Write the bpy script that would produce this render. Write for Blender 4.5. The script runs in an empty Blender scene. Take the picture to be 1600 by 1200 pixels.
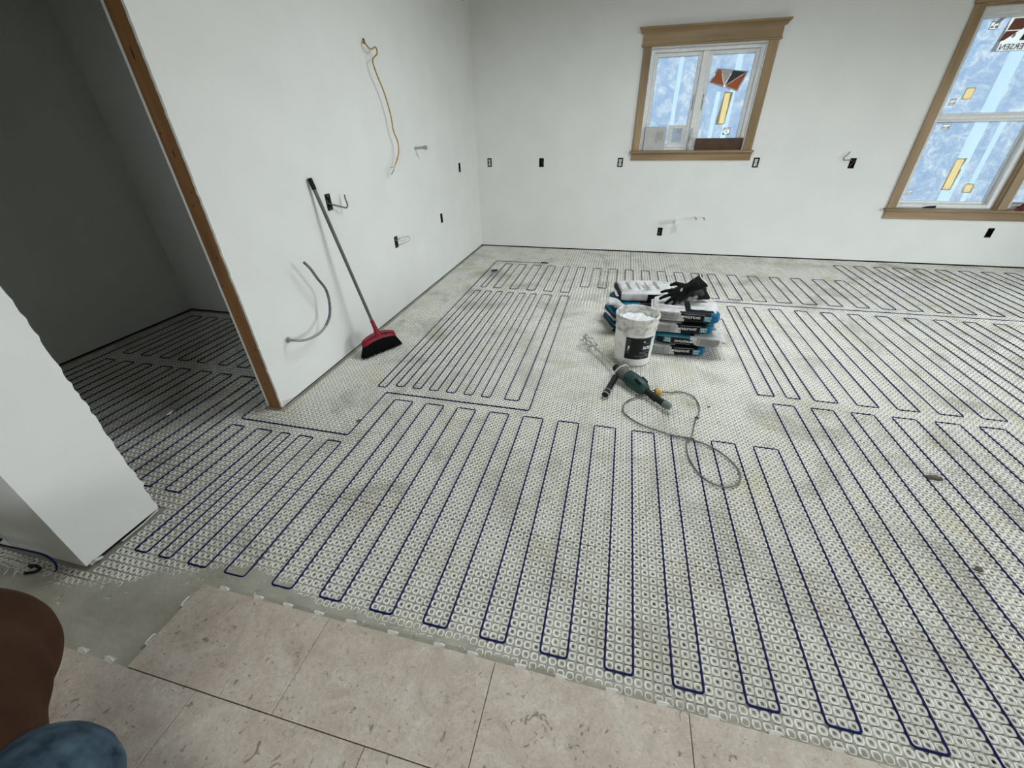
import bpy, bmesh, math, random
import numpy as np
from mathutils import Vector, Matrix, noise
from mathutils.bvhtree import BVHTree

random.seed(7)
SC = bpy.context.scene
COL = SC.collection
P = 0.0305                      # stud pitch of the heating membrane

# ------------------------------------------------------------------ camera
cam_d = bpy.data.cameras.new('camera')
cam = bpy.data.objects.new('camera', cam_d)
COL.objects.link(cam)
CAM = Vector((-0.11715, -0.67524, 1.50024))
YAW, PITCH, ROLL = -0.250342319, 0.563551701, -0.0211493685
cy, sy, cp, sp, cr, sr = math.cos(YAW), math.sin(YAW), math.cos(PITCH), math.sin(PITCH), math.cos(ROLL), math.sin(ROLL)
fwd = Vector((sy*cp, cy*cp, -sp)); rgt = Vector((cy, -sy, 0)); upv = rgt.cross(fwd)
r2 = cr*rgt + sr*upv; u2 = -sr*rgt + cr*upv
m = Matrix.Identity(4)
for i in range(3):
    m[i][0], m[i][1], m[i][2], m[i][3] = r2[i], u2[i], -fwd[i], CAM[i]
cam.matrix_world = m
cam_d.sensor_fit = 'HORIZONTAL'; cam_d.sensor_width = 36.0
FPX = 637.6326
cam_d.lens = 36.0*FPX/1600.0
cam_d.clip_start = 0.02; cam_d.clip_end = 100
SC.camera = cam

# ------------------------------------------------------------------ sky and daylight
W = bpy.data.worlds.new('overcast_sky'); SC.world = W; W.use_nodes = True
wn = W.node_tree.nodes; wn.clear()
bg = wn.new('ShaderNodeBackground'); wo = wn.new('ShaderNodeOutputWorld')
bg.inputs['Color'].default_value = (0.91, 0.97, 1.0, 1); bg.inputs['Strength'].default_value = 15.8
W.node_tree.links.new(bg.outputs[0], wo.inputs[0])

ROOM_X0, ROOM_X1, ROOM_Y0, ROOM_Y1, CEIL = -2.065, 5.45, -2.7, 5.31, 2.95
def portal(name, loc, rot, sx, sy_):
    l = bpy.data.lights.new(name, 'AREA'); l.shape = 'RECTANGLE'; l.size = sx; l.size_y = sy_
    l.cycles.is_portal = True
    o = bpy.data.objects.new(name, l); COL.objects.link(o); o.location = loc; o.rotation_euler = rot
    return o
DOOR_R = (1.3, 3.15, 0.08, 2.0)          # glazed opening in the right wall: y0 y1 z0 z1
REAR_FILL = (-.5, 1.0, 1.2, 2.0)           # unseen opening behind the camera, added for fill light: x0 x1 z0 z1
portal('daylight_right', (ROOM_X1+0.16, (DOOR_R[0]+DOOR_R[1])/2, (DOOR_R[2]+DOOR_R[3])/2), (0, math.radians(90), 0), DOOR_R[3]-DOOR_R[2], DOOR_R[1]-DOOR_R[0])
TOP_FILL = (-.2, 1.6, 2.1, 2.95)              # unseen ceiling opening, added to brighten floor and lower walls: x0 x1 y0 y1
portal('added_daylight_above', ((TOP_FILL[0]+TOP_FILL[1])/2, (TOP_FILL[2]+TOP_FILL[3])/2, CEIL+.06), (0, 0, 0), TOP_FILL[1]-TOP_FILL[0], TOP_FILL[3]-TOP_FILL[2])
portal('added_daylight_behind', ((REAR_FILL[0]+REAR_FILL[1])/2, ROOM_Y0-0.16, (REAR_FILL[2]+REAR_FILL[3])/2), (math.radians(90), 0, 0), REAR_FILL[1]-REAR_FILL[0], REAR_FILL[3]-REAR_FILL[2])

vs = SC.view_settings
vs.view_transform = 'Standard'
try: vs.look = 'None'
except Exception: pass
vs.exposure = 0.0; vs.gamma = 1.0; vs.use_curve_mapping = False
try:
    SC.cycles.max_bounces = 10; SC.cycles.diffuse_bounces = 6; SC.cycles.transparent_max_bounces = 12
    SC.cycles.sample_clamp_indirect = 6
except Exception: pass

# ------------------------------------------------------------------ helpers: materials
MATS = {}
def srgb(r, g, b):
    f = lambda c: (c/255/12.92) if c/255 <= .04045 else ((c/255+.055)/1.055)**2.4
    return (f(r), f(g), f(b), 1)
def mat(name, col, rough=.6, metal=0.0, col2=None, scale=30, detail=4, lo=.35, hi=.65, bump=0, bscale=60, spec=.5, stretch=None, coat=0):
    """procedural: base colour broken up by object/world space noise, with fine relief"""
    if name in MATS: return MATS[name]
    M = bpy.data.materials.new(name); M.use_nodes = True; MATS[name] = M
    nt = M.node_tree; b = nt.nodes['Principled BSDF']
    b.inputs['Roughness'].default_value = rough; b.inputs['Metallic'].default_value = metal
    b.inputs['Specular IOR Level'].default_value = spec
    b.inputs['Coat Weight'].default_value = coat
    tc = nt.nodes.new('ShaderNodeTexCoord'); mp = nt.nodes.new('ShaderNodeMapping')
    nt.links.new(tc.outputs['Object'], mp.inputs[0])
    if stretch: mp.inputs['Scale'].default_value = stretch
    c2 = col2 or tuple(c*.9 for c in col[:3])+(1,)
    n = nt.nodes.new('ShaderNodeTexNoise'); n.inputs['Scale'].default_value = scale; n.inputs['Detail'].default_value = detail
    nt.links.new(mp.outputs[0], n.inputs['Vector'])
    r = nt.nodes.new('ShaderNodeValToRGB'); e = r.color_ramp.elements
    e[0].position = lo; e[0].color = c2; e[1].position = hi; e[1].color = col
    nt.links.new(n.outputs['Fac'], r.inputs[0]); nt.links.new(r.outputs[0], b.inputs['Base Color'])
    if bump:
        n2 = nt.nodes.new('ShaderNodeTexNoise'); n2.inputs['Scale'].default_value = bscale; n2.inputs['Detail'].default_value = 6
        nt.links.new(mp.outputs[0], n2.inputs['Vector'])
        bp = nt.nodes.new('ShaderNodeBump'); bp.inputs['Strength'].default_value = bump; bp.inputs['Distance'].default_value = .004
        nt.links.new(n2.outputs['Fac'], bp.inputs['Height']); nt.links.new(bp.outputs[0], b.inputs['Normal'])
    return M

DRYWALL = mat('drywall_paint', (.735, .74, .71, 1), .75, col2=(.705, .71, .68, 1), scale=3, bump=.08, bscale=140, spec=.25)
GYP = mat('drywall_edge', (.62, .61, .57, 1), .9, col2=(.45, .43, .39, 1), scale=60, bump=.5, bscale=80)
CEILM = mat('ceiling_paint', (.50, .50, .48, 1), .85)
DARK_GROUND = mat('dark_ground', (.14, .14, .13, 1), .9, col2=(.09, .085, .075, 1), scale=.4)
DARKGAP = mat('dark_gap_shade', (.016, .015, .013, 1), .95, spec=.1)  # near black, painting in the shade of wall-base gaps and sheet seams
CASING = mat('poplar_casing', srgb(166, 140, 104), .5, col2=srgb(116, 94, 64), scale=9, detail=6, lo=.3, hi=.75, stretch=(1, 1, .12), bump=.08)
CASING_H = mat('poplar_casing_flat', srgb(166, 140, 104), .5, col2=srgb(122, 98, 66), scale=9, detail=6, lo=.3, hi=.75, stretch=(.12, 1, 1), bump=.08)
STUD = mat('stud_lumber', srgb(150, 108, 66), .7, col2=srgb(112, 76, 42), scale=14, detail=7, lo=.3, hi=.7, stretch=(1, 1, .1), bump=.2)
KNOT = mat('wood_knot', srgb(70, 42, 22), .7)
VINYL = mat('white_vinyl', (.72, .73, .72, 1), .4)
BLACK = mat('black_plastic', (.006, .006, .007, 1), .6, col2=(.010, .010, .010, 1), spec=.2)
BLACKM = mat('black_matte', (.005, .005, .0055, 1), .9, spec=.1)
GREYW = mat('grey_cable_jacket', (.09, .095, .1, 1), .5, col2=(.16, .165, .17, 1), scale=40)
COPPER = mat('bare_copper_wire', (.45, .3, .2, 1), .4, .6)
WHITEW = mat('white_wire', (.7, .7, .68, 1), .5)
YELLOW = mat('yellow_cable_jacket', srgb(176, 140, 62), .55, col2=srgb(150, 112, 44), scale=20)
BLUEC = mat('blue_heating_cable', (.0045, .0065, .055, 1), .5, col2=(.0055, .009, .085, 1), scale=15, spec=.15)
STEEL = mat('galvanised_steel', (.10, .10, .095, 1), .5, .5, col2=(.05, .05, .05, 1), scale=50)
CHROME = mat('brushed_metal', (.42, .42, .42, 1), .4, .8)
PVC = mat('white_pvc', (.72, .72, .69, 1), .4)
CLIPM = mat('white_clip_plastic', (.80, .79, .74, 1), .45)
SILVERTXT = mat('white_print', (.75, .76, .76, 1), .5)
GREYPR = mat('grey_print', (.30, .30, .29, 1), .6, col2=(.38, .38, .37, 1), scale=90)
BROWN_CARD = mat('brown_cardboard', (.085, .042, .02, 1), .8, col2=(.06, .03, .015, 1), scale=12)

def membrane_mat():
    M = bpy.data.materials.new('white_membrane'); M.use_nodes = True
    nt = M.node_tree; b = nt.nodes['Principled BSDF']; L = nt.links.new
    b.inputs['Roughness'].default_value = .28; b.inputs['Specular IOR Level'].default_value = .75
    g = nt.nodes.new('ShaderNodeNewGeometry')
    def nz(scale, detail=5, rough=.6, dist=0):
        n = nt.nodes.new('ShaderNodeTexNoise'); n.inputs['Scale'].default_value = scale; n.inputs['Detail'].default_value = detail
        n.inputs['Roughness'].default_value = rough; n.inputs['Distortion'].default_value = dist
        L(g.outputs['Position'], n.inputs['Vector']); return n
    def ramp(n, p0, c0, p1, c1):
        r = nt.nodes.new('ShaderNodeValToRGB'); e = r.color_ramp.elements
        e[0].position = p0; e[0].color = c0; e[1].position = p1; e[1].color = c1
        L(n.outputs['Fac'], r.inputs[0]); return r
    def mul(a, c, f=1.0):
        x = nt.nodes.new('ShaderNodeMix'); x.data_type = 'RGBA'; x.blend_type = 'MULTIPLY'; x.inputs['Factor'].default_value = f
        L(a.outputs[0] if a.type == 'VALTORGB' else a.outputs['Result'], x.inputs['A']); L(c.outputs[0], x.inputs['B']); return x
    base = ramp(nz(1.3, 4), .3, (.86, .84, .765, 1), .7, (.88, .87, .83, 1))
    dirt = ramp(nz(2.3, 7, .68, .6), .35, (.63, .615, .565, 1), .50, (1, 1, 1, 1))          # trodden-in mortar and dust, in broad patches
    spot = ramp(nz(9, 5, .65, .3), .27, (.60, .57, .50, 1), .38, (1, 1, 1, 1))            # darker footprints and spills
    speck = ramp(nz(70, 3, .7), .27, (.52, .50, .46, 1), .40, (1, 1, 1, 1))
    yel = ramp(nz(3.7, 3, .5), .28, (.93, .89, .74, 1), .45, (1, 1, 1, 1))
    c = mul(mul(mul(mul(base, dirt), spot), speck), yel)
    L(c.outputs['Result'], b.inputs['Base Color'])
    n2 = nz(180, 4); bp = nt.nodes.new('ShaderNodeBump'); bp.inputs['Strength'].default_value = .25; bp.inputs['Distance'].default_value = .002
    L(n2.outputs['Fac'], bp.inputs['Height']); L(bp.outputs[0], b.inputs['Normal'])
    return M
MEMB = membrane_mat()
MEMB_DISH = mat('greyer_dish', (.74, .725, .66, 1), .6, col2=(.60, .585, .525, 1), scale=6, detail=8, lo=.35, hi=.65)  # dishes inside the studs toned greyer than the raised rims
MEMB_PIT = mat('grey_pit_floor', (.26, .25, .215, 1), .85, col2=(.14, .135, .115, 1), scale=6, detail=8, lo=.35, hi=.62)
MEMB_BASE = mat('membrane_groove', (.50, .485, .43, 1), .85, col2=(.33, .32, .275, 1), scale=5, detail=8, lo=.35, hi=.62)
MORTAR = mat('grey_thinset', (.47, .45, .375, 1), .8, col2=(.38, .365, .30, 1), scale=7, detail=8, bump=.35, bscale=60, spec=.3)

def tile_mat():
    M = bpy.data.materials.new('beige_marble_tile'); M.use_nodes = True
    nt = M.node_tree; b = nt.nodes['Principled BSDF']; L = nt.links.new
    b.inputs['Roughness'].default_value = .42; b.inputs['Specular IOR Level'].default_value = .4
    g = nt.nodes.new('ShaderNodeNewGeometry'); oi = nt.nodes.new('ShaderNodeObjectInfo')
    ad = nt.nodes.new('ShaderNodeVectorMath'); ad.operation = 'MULTIPLY_ADD'; ad.inputs[1].default_value = (1, 1, 1)
    mu = nt.nodes.new('ShaderNodeMath'); mu.operation = 'MULTIPLY'; mu.inputs[1].default_value = 37
    L(oi.outputs['Random'], mu.inputs[0]); L(g.outputs['Position'], ad.inputs[0]); L(mu.outputs[0], ad.inputs[2])
    def nz(scale, detail=5, rough=.6, dist=0):
        n = nt.nodes.new('ShaderNodeTexNoise'); n.inputs['Scale'].default_value = scale; n.inputs['Detail'].default_value = detail
        n.inputs['Roughness'].default_value = rough; n.inputs['Distortion'].default_value = dist
        L(ad.outputs[0], n.inputs['Vector']); return n
    def ramp(n, *els):
        r = nt.nodes.new('ShaderNodeValToRGB'); e = r.color_ramp.elements
        e[0].position, e[0].color = els[0]; e[1].position, e[1].color = els[-1]
        for p, c in els[1:-1]:
            k = e.new(p); k.color = c
        L(n.outputs['Fac'], r.inputs[0]); return r
    def mul(a, c):
        x = nt.nodes.new('ShaderNodeMix'); x.data_type = 'RGBA'; x.blend_type = 'MULTIPLY'; x.inputs['Factor'].default_value = 1
        L(a.outputs[0] if a.type == 'VALTORGB' else a.outputs['Result'], x.inputs['A']); L(c.outputs[0], x.inputs['B']); return x
    base = ramp(nz(7, 7, .7, 1.0), (.30, (.50, .42, .345, 1)), (.5, (.62, .535, .455, 1)), (.70, (.70, .64, .57, 1)))
    fine = ramp(nz(55, 6, .7, 1.2), (.30, (.48, .46, .44, 1)), (.40, (.88, .87, .86, 1)), (.60, (1, 1, 1, 1)), (.72, (1.22, 1.22, 1.2, 1)))
    vein = ramp(nz(21, 3, .5, 2.5), (.485, (1, 1, 1, 1)), (.498, (.80, .77, .74, 1)), (.511, (1, 1, 1, 1)))
    fos = ramp(nz(26, 2, .4, 2.2), (.27, (.52, .48, .44, 1)), (.34, (1, 1, 1, 1)))
    L(mul(mul(mul(base, fine), vein), fos).outputs['Result'], b.inputs['Base Color'])
    return M
TILE = tile_mat()

def film_mat():
    """pale blue protective film stuck on the glass, crinkled, lets daylight through diffusely"""
    M = bpy.data.materials.new('blue_protective_film'); M.use_nodes = True
    nt = M.node_tree; nt.nodes.clear(); L = nt.links.new
    out = nt.nodes.new('ShaderNodeOutputMaterial')
    g = nt.nodes.new('ShaderNodeNewGeometry')
    n = nt.nodes.new('ShaderNodeTexNoise'); n.inputs['Scale'].default_value = 9; n.inputs['Detail'].default_value = 11; n.inputs['Roughness'].default_value = .72; n.inputs['Distortion'].default_value = .7
    L(g.outputs['Position'], n.inputs['Vector'])
    r = nt.nodes.new('ShaderNodeValToRGB'); e = r.color_ramp.elements
    e[0].position = .30; e[0].color = (.082, .115, .170, 1); e[1].position = .64; e[1].color = (.205, .220, .232, 1)
    k = e.new(.5); k.color = (.118, .152, .200, 1)
    L(n.outputs['Fac'], r.inputs[0])
    v = nt.nodes.new('ShaderNodeTexVoronoi'); v.inputs['Scale'].default_value = 26; v.feature = 'DISTANCE_TO_EDGE'
    L(g.outputs['Position'], v.inputs['Vector'])
    r3 = nt.nodes.new('ShaderNodeValToRGB'); e = r3.color_ramp.elements
    e[0].position = .0; e[0].color = (1.2, 1.15, 1.1, 1); e[1].position = .08; e[1].color = (1, 1, 1, 1)
    L(v.outputs['Distance'], r3.inputs[0])
    mx = nt.nodes.new('ShaderNodeMix'); mx.data_type = 'RGBA'; mx.blend_type = 'MULTIPLY'; mx.inputs['Factor'].default_value = .7
    L(r.outputs[0], mx.inputs['A']); L(r3.outputs[0], mx.inputs['B'])
    t = nt.nodes.new('ShaderNodeBsdfTranslucent'); L(mx.outputs['Result'], t.inputs['Color'])
    L(t.outputs[0], out.inputs[0]); return M
FILM = film_mat()
def translucent(name, col):
    M = bpy.data.materials.new(name); M.use_nodes = True; nt = M.node_tree; nt.nodes.clear()
    out = nt.nodes.new('ShaderNodeOutputMaterial'); t = nt.nodes.new('ShaderNodeBsdfTranslucent'); d = nt.nodes.new('ShaderNodeBsdfDiffuse')
    n = nt.nodes.new('ShaderNodeTexNoise'); n.inputs['Scale'].default_value = 14; n.inputs['Detail'].default_value = 5
    r = nt.nodes.new('ShaderNodeValToRGB'); r.color_ramp.elements[0].color = tuple(c*.85 for c in col[:3])+(1,); r.color_ramp.elements[1].color = col
    tc = nt.nodes.new('ShaderNodeTexCoord'); nt.links.new(tc.outputs['Object'], n.inputs['Vector'])
    nt.links.new(n.outputs['Fac'], r.inputs[0]); nt.links.new(r.outputs[0], t.inputs[0])
    d.inputs[0].default_value = tuple(min(1, c*1.2) for c in col[:3])+(1,)
    a = nt.nodes.new('ShaderNodeAddShader'); nt.links.new(t.outputs[0], a.inputs[0]); nt.links.new(d.outputs[0], a.inputs[1])
    nt.links.new(a.outputs[0], out.inputs[0]); return M
FILM_BAND = translucent('lighter_film_strip', (.150, .195, .225, 1))
TAPE_Y = translucent('yellow_masking_tape', (.205, .165, .085, 1))
PAPER_T = translucent('backlit_white_paper', (.215, .22, .22, 1))
def glass_mat():
    M = bpy.data.materials.new('window_glass'); M.use_nodes = True; nt = M.node_tree; nt.nodes.clear()
    out = nt.nodes.new('ShaderNodeOutputMaterial'); t = nt.nodes.new('ShaderNodeBsdfTransparent'); gl = nt.nodes.new('ShaderNodeBsdfGlossy')
    gl.inputs['Roughness'].default_value = .03; f = nt.nodes.new('ShaderNodeFresnel'); f.inputs[0].default_value = 1.5
    t.inputs[0].default_value = (.95, .97, .97, 1)
    mx = nt.nodes.new('ShaderNodeMixShader'); nt.links.new(f.outputs[0], mx.inputs[0]); nt.links.new(t.outputs[0], mx.inputs[1]); nt.links.new(gl.outputs[0], mx.inputs[2])
    nt.links.new(mx.outputs[0], out.inputs[0]); return M
GLASS = glass_mat()

# ------------------------------------------------------------------ helpers: geometry
class MB:
    """collects shapes and links them as ONE mesh object"""
    def __init__(s): s.v = []; s.f = []; s.mi = []
    def add(s, vs, fs, mi=0):
        o = len(s.v); s.v += [tuple(v) for v in vs]; s.f += [tuple(i+o for i in f) for f in fs]; s.mi += [mi]*len(fs); return s
    def box(s, x0, x1, y0, y1, z0, z1, mi=0, M=None):
        vs = [Vector(p) for p in ((x0,y0,z0),(x1,y0,z0),(x1,y1,z0),(x0,y1,z0),(x0,y0,z1),(x1,y0,z1),(x1,y1,z1),(x0,y1,z1))]
        if M is not None: vs = [M @ v for v in vs]
        return s.add(vs, [(0,3,2,1),(4,5,6,7),(0,1,5,4),(1,2,6,5),(2,3,7,6),(3,0,4,7)], mi)
    def bbox(s, x0, x1, y0, y1, z0, z1, b=.003, mi=0, M=None):
        """box with chamfered edges"""
        vs = []; idx = {}
        for i, x in enumerate((x0, x1)):
            for j, y in enumerate((y0, y1)):
                for k, z in enumerate((z0, z1)):
                    sx, sy_, sz = (1-2*i)*b, (1-2*j)*b, (1-2*k)*b
                    for a, pt in (('x', (x, y+sy_, z+sz)), ('y', (x+sx, y, z+sz)), ('z', (x+sx, y+sy_, z))):
                        idx[i, j, k, a] = len(vs); vs.append(Vector(pt))
        F = []
        for i in (0, 1):
            q = [idx[i, j, k, 'x'] for j, k in ((0,0),(1,0),(1,1),(0,1))]; F.append(q if i else q[::-1])
            q = [idx[j, i, k, 'y'] for j, k in ((0,0),(1,0),(1,1),(0,1))]; F.append(q[::-1] if i else q)
            q = [idx[j, k, i, 'z'] for j, k in ((0,0),(1,0),(1,1),(0,1))]; F.append(q if i else q[::-1])
        for j in (0, 1):
            for k in (0, 1):
                q = [idx[0,j,k,'y'], idx[1,j,k,'y'], idx[1,j,k,'z'], idx[0,j,k,'z']]; F.append(q if (j ^ k) else q[::-1])
                q = [idx[j,0,k,'x'], idx[j,1,k,'x'], idx[j,1,k,'z'], idx[j,0,k,'z']]; F.append(q[::-1] if (j ^ k) else q)
                q = [idx[j,k,0,'x'], idx[j,k,1,'x'], idx[j,k,1,'y'], idx[j,k,0,'y']]; F.append(q if (j ^ k) else q[::-1])
        for i in (0, 1):
            for j in (0, 1):
                for k in (0, 1):
                    q = [idx[i,j,k,'x'], idx[i,j,k,'y'], idx[i,j,k,'z']]; F.append(q if (i+j+k) % 2 == 0 else q[::-1])
        if M is not None: vs = [M @ v for v in vs]
        return s.add(vs, F, mi)
    def tube(s, pts, r, n=8, mi=0, cap=True, closed=False):
        pts = [Vector(p) for p in pts]; N = len(pts)
        rr = r if isinstance(r, (list, tuple)) else [r]*N
        rings = []; prev = None
        for i in range(N):
            if closed: t = (pts[(i+1) % N]-pts[i-1])
            else:
                t = (pts[min(i+1, N-1)]-pts[max(i-1, 0)])
            t.normalize()
            if prev is None:
                a = Vector((0, 0, 1)) if abs(t.z) < .9 else Vector((1, 0, 0))
                nx = t.cross(a).normalized()
            else:
                nx = (prev - t*prev.dot(t)).normalized()
            prev = nx; ny = t.cross(nx)
            rings.append([pts[i]+(nx*math.cos(2*math.pi*k/n)+ny*math.sin(2*math.pi*k/n))*rr[i] for k in range(n)])
        vs = [v for R in rings for v in R]; F = []
        for i in range(N if closed else N-1):
            j = (i+1) % N
            for k in range(n):
                F.append((i*n+k, i*n+(k+1) % n, j*n+(k+1) % n, j*n+k))
        if cap and not closed:
            F.append(tuple(range(n-1, -1, -1))); F.append(tuple(range((N-1)*n, N*n)))
        return s.add(vs, F, mi)
    def lathe(s, prof, n=32, M=None, mi=0, capb=True, capt=True):
        """profile [(radius, z)] turned about local z"""
        vs = []
        for r, z in prof:
            for k in range(n):
                a = 2*math.pi*k/n; vs.append(Vector((r*math.cos(a), r*math.sin(a), z)))
        F = [(i*n+k, i*n+(k+1) % n, (i+1)*n+(k+1) % n, (i+1)*n+k) for i in range(len(prof)-1) for k in range(n)]
        if capb: F.append(tuple(range(n-1, -1, -1)))
        if capt: F.append(tuple(range((len(prof)-1)*n, len(prof)*n)))
        if M is not None: vs = [M @ v for v in vs]
        return s.add(vs, F, mi)
    def prism(s, poly, d0, d1, M=None, mi=0):
        """polygon in local xz extruded along local y from d0 to d1"""
        n = len(poly); vs = [Vector((x, d0, z)) for x, z in poly]+[Vector((x, d1, z)) for x, z in poly]
        F = [tuple(range(n)), tuple(range(2*n-1, n-1, -1))]+[(i, i+n, (i+1) % n+n, (i+1) % n) for i in range(n)]
        if M is not None: vs = [M @ v for v in vs]
        return s.add(vs, F, mi)
    def build(s, name, mats, parent=None, smooth=False, recalc=True):
        me = bpy.data.meshes.new(name); me.from_pydata(s.v, [], s.f)
        for mm in (mats if isinstance(mats, (list, tuple)) else [mats]): me.materials.append(mm)
        if any(s.mi): me.polygons.foreach_set('material_index', s.mi)
        if recalc:
            bm = bmesh.new(); bm.from_mesh(me); bmesh.ops.recalc_face_normals(bm, faces=bm.faces); bm.to_mesh(me); bm.free()
        if smooth:
            me.polygons.foreach_set('use_smooth', [True]*len(me.polygons))
            try: me.set_sharp_from_angle(angle=math.radians(40 if smooth is True else smooth))
            except Exception: pass
        return link(name, me, parent)
def link(name, me, parent=None):
    o = bpy.data.objects.new(name, me); COL.objects.link(o)
    if parent is not None: o.parent = parent
    return o
def tag(o, label=None, cat=None, group=None, kind=None):
    if label: o['label'] = label
    if cat: o['category'] = cat
    if group: o['group'] = group
    if kind: o['kind'] = kind
    return o
def empty(name, loc=(0, 0, 0), rz=0, kind=None):
    o = bpy.data.objects.new(name, None); COL.objects.link(o); o.location = loc; o.rotation_euler = (0, 0, rz)
    o.empty_display_size = .05
    if kind: o['kind'] = kind
    return o
def frame(origin, xaxis, zhint=(0, 0, 1)):
    """matrix whose local x runs along xaxis and local z leans to zhint"""
    x = Vector(xaxis).normalized(); z = Vector(zhint); y = z.cross(x).normalized(); z = x.cross(y)
    M = Matrix.Identity(4)
    for i in range(3): M[i][0], M[i][1], M[i][2], M[i][3] = x[i], y[i], z[i], origin[i]
    return M
def smooth_path(pts, n=8, closed=False):
    """Catmull-Rom through the points"""
    pts = [Vector(p) for p in pts]; N = len(pts); out = []
    for i in range(N if closed else N-1):
        p0 = pts[i-1] if (closed or i) else pts[0]; p1 = pts[i]; p2 = pts[(i+1) % N]; p3 = pts[(i+2) % N] if (closed or i+2 < N) else pts[-1]
        for k in range(n):
            t = k/n
            out.append(.5*((2*p1)+(p2-p0)*t+(2*p0-5*p1+4*p2-p3)*t*t+(3*p1-p0-3*p2+p3)*t**3))
    if not closed: out.append(pts[-1])
    return out
def fillet(pts, r=.012, n=3):
    pts = [Vector(p) for p in pts]; out = [pts[0]]
    for i in range(1, len(pts)-1):
        a, b, c = pts[i-1], pts[i], pts[i+1]
        d1 = (a-b); d2 = (c-b); q = min(r, d1.length*.45, d2.length*.45)
        s, e = b+d1.normalized()*q, b+d2.normalized()*q
        for k in range(n+1):
            t = k/n; out.append((1-t)**2*s+2*t*(1-t)*b+t*t*e)
    out.append(pts[-1]); return out
def text_mesh(body, size, M, align='LEFT', extrude=0.0, sx=1.0, bold=0.0):
    """lettering as mesh vertices/faces, laid in the local xy plane of M"""
    cu = bpy.data.curves.new('lettering', 'FONT'); cu.body = body; cu.size = size; cu.align_x = align; cu.extrude = extrude; cu.resolution_u = 2
    cu.offset = bold
    o = bpy.data.objects.new('lettering', cu); COL.objects.link(o)
    dg = bpy.context.evaluated_depsgraph_get(); me = bpy.data.meshes.new_from_object(o.evaluated_get(dg))
    vs = [M @ Vector((v.co.x*sx, v.co.y, v.co.z)) for v in me.vertices]; fs = [tuple(p.vertices) for p in me.polygons]
    bpy.data.objects.remove(o); bpy.data.meshes.remove(me); bpy.data.curves.remove(cu)
    return vs, fs
def fuse(name, shapes, material, parent=None, voxel=.006, smooth_it=4, world=None):
    """shapes (capsules and ellipsoids) fused into one continuous skin by voxel remeshing"""
    b = MB()
    for sh in shapes:
        if sh[0] == 'c':
            _, p0, p1, ra, rb = sh
            p0, p1 = Vector(p0), Vector(p1); d = (p1-p0); Ln = d.length or 1e-4; d = d/Ln
            pts = []; rr = []
            for k in range(5):
                a = math.pi/2*k/4; pts.append(p0-d*ra*math.cos(a)); rr.append(max(ra*math.sin(a), 1e-4))
            for k in range(5):
                a = math.pi/2*k/4; pts.append(p1+d*rb*math.sin(a)); rr.append(max(rb*math.cos(a), 1e-4))
            b.tube(pts, rr, 14)
        else:
            _, c, rad, rot = sh
            M = Matrix.Translation(Vector(c)) @ (rot.to_4x4() if rot is not None else Matrix.Identity(4)) @ Matrix.Diagonal((rad[0], rad[1], rad[2], 1))
            prof = [(max(math.sin(math.pi*k/12), 1e-3), -math.cos(math.pi*k/12)) for k in range(13)]
            b.lathe(prof, 18, M)
    o = b.build(name, material)
    mo = o.modifiers.new('fuse', 'REMESH'); mo.mode = 'VOXEL'; mo.voxel_size = voxel
    ms = o.modifiers.new('relax', 'SMOOTH'); ms.factor = .6; ms.iterations = smooth_it
    dg = bpy.context.evaluated_depsgraph_get(); me = bpy.data.meshes.new_from_object(o.evaluated_get(dg))
    old = o.data; o.modifiers.clear(); o.data = me; bpy.data.meshes.remove(old); me.name = name
    me.polygons.foreach_set('use_smooth', [True]*len(me.polygons))
    if not me.materials: me.materials.append(material)
    if parent is not None: o.parent = parent
    return o
def rect_wall(b, plane, pos, thick, u0, u1, z0, z1, holes, mi=0):
    """slab in plane 'x' or 'y' with rectangular holes (u0,u1,z0,z1); thickness runs from pos to pos+thick"""
    us = sorted({u0, u1, *[h[0] for h in holes], *[h[1] for h in holes]}); zs = sorted({z0, z1, *[h[2] for h in holes], *[h[3] for h in holes]})
    us = [u for u in us if u0 <= u <= u1]; zs = [z for z in zs if z0 <= z <= z1]
    vid = {}; vs = []; F = []
    def v(i, j, k):
        if (i, j, k) not in vid:
            vid[i, j, k] = len(vs); d = pos if k == 0 else pos+thick
            vs.append((d, us[i], zs[j]) if plane == 'x' else (us[i], d, zs[j]))
        return vid[i, j, k]
    solid = {}
    for i in range(len(us)-1):
        for j in range(len(zs)-1):
            cu, cz = (us[i]+us[i+1])/2, (zs[j]+zs[j+1])/2
            solid[i, j] = not any(h[0] < cu < h[1] and h[2] < cz < h[3] for h in holes)
    for (i, j), sld in solid.items():
        if not sld: continue
        F.append((v(i,j,0), v(i+1,j,0), v(i+1,j+1,0), v(i,j+1,0))); F.append((v(i,j,1), v(i,j+1,1), v(i+1,j+1,1), v(i+1,j,1)))
        for di, dj, q in ((-1,0,((i,j),(i,j+1))), (1,0,((i+1,j),(i+1,j+1))), (0,-1,((i,j),(i+1,j))), (0,1,((i,j+1),(i+1,j+1)))):
            if not solid.get((i+di, j+dj), False):
                (a, c), (e, g) = q; F.append((v(a,c,0), v(e,g,0), v(e,g,1), v(a,c,1)))
    return b.add(vs, F, mi)

# ================================================================== STRUCTURE
OPEN_Y0, OPEN_Y1, OPEN_TOP = 0.197, 1.03, 2.1          # doorway in the left wall
WT = .013                                              # drywall thickness
PX0, PY0, PY1 = -4.18, .03, 2.31                       # pantry beyond the doorway
GAP = .012                                             # boards stop short of the floor

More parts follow.
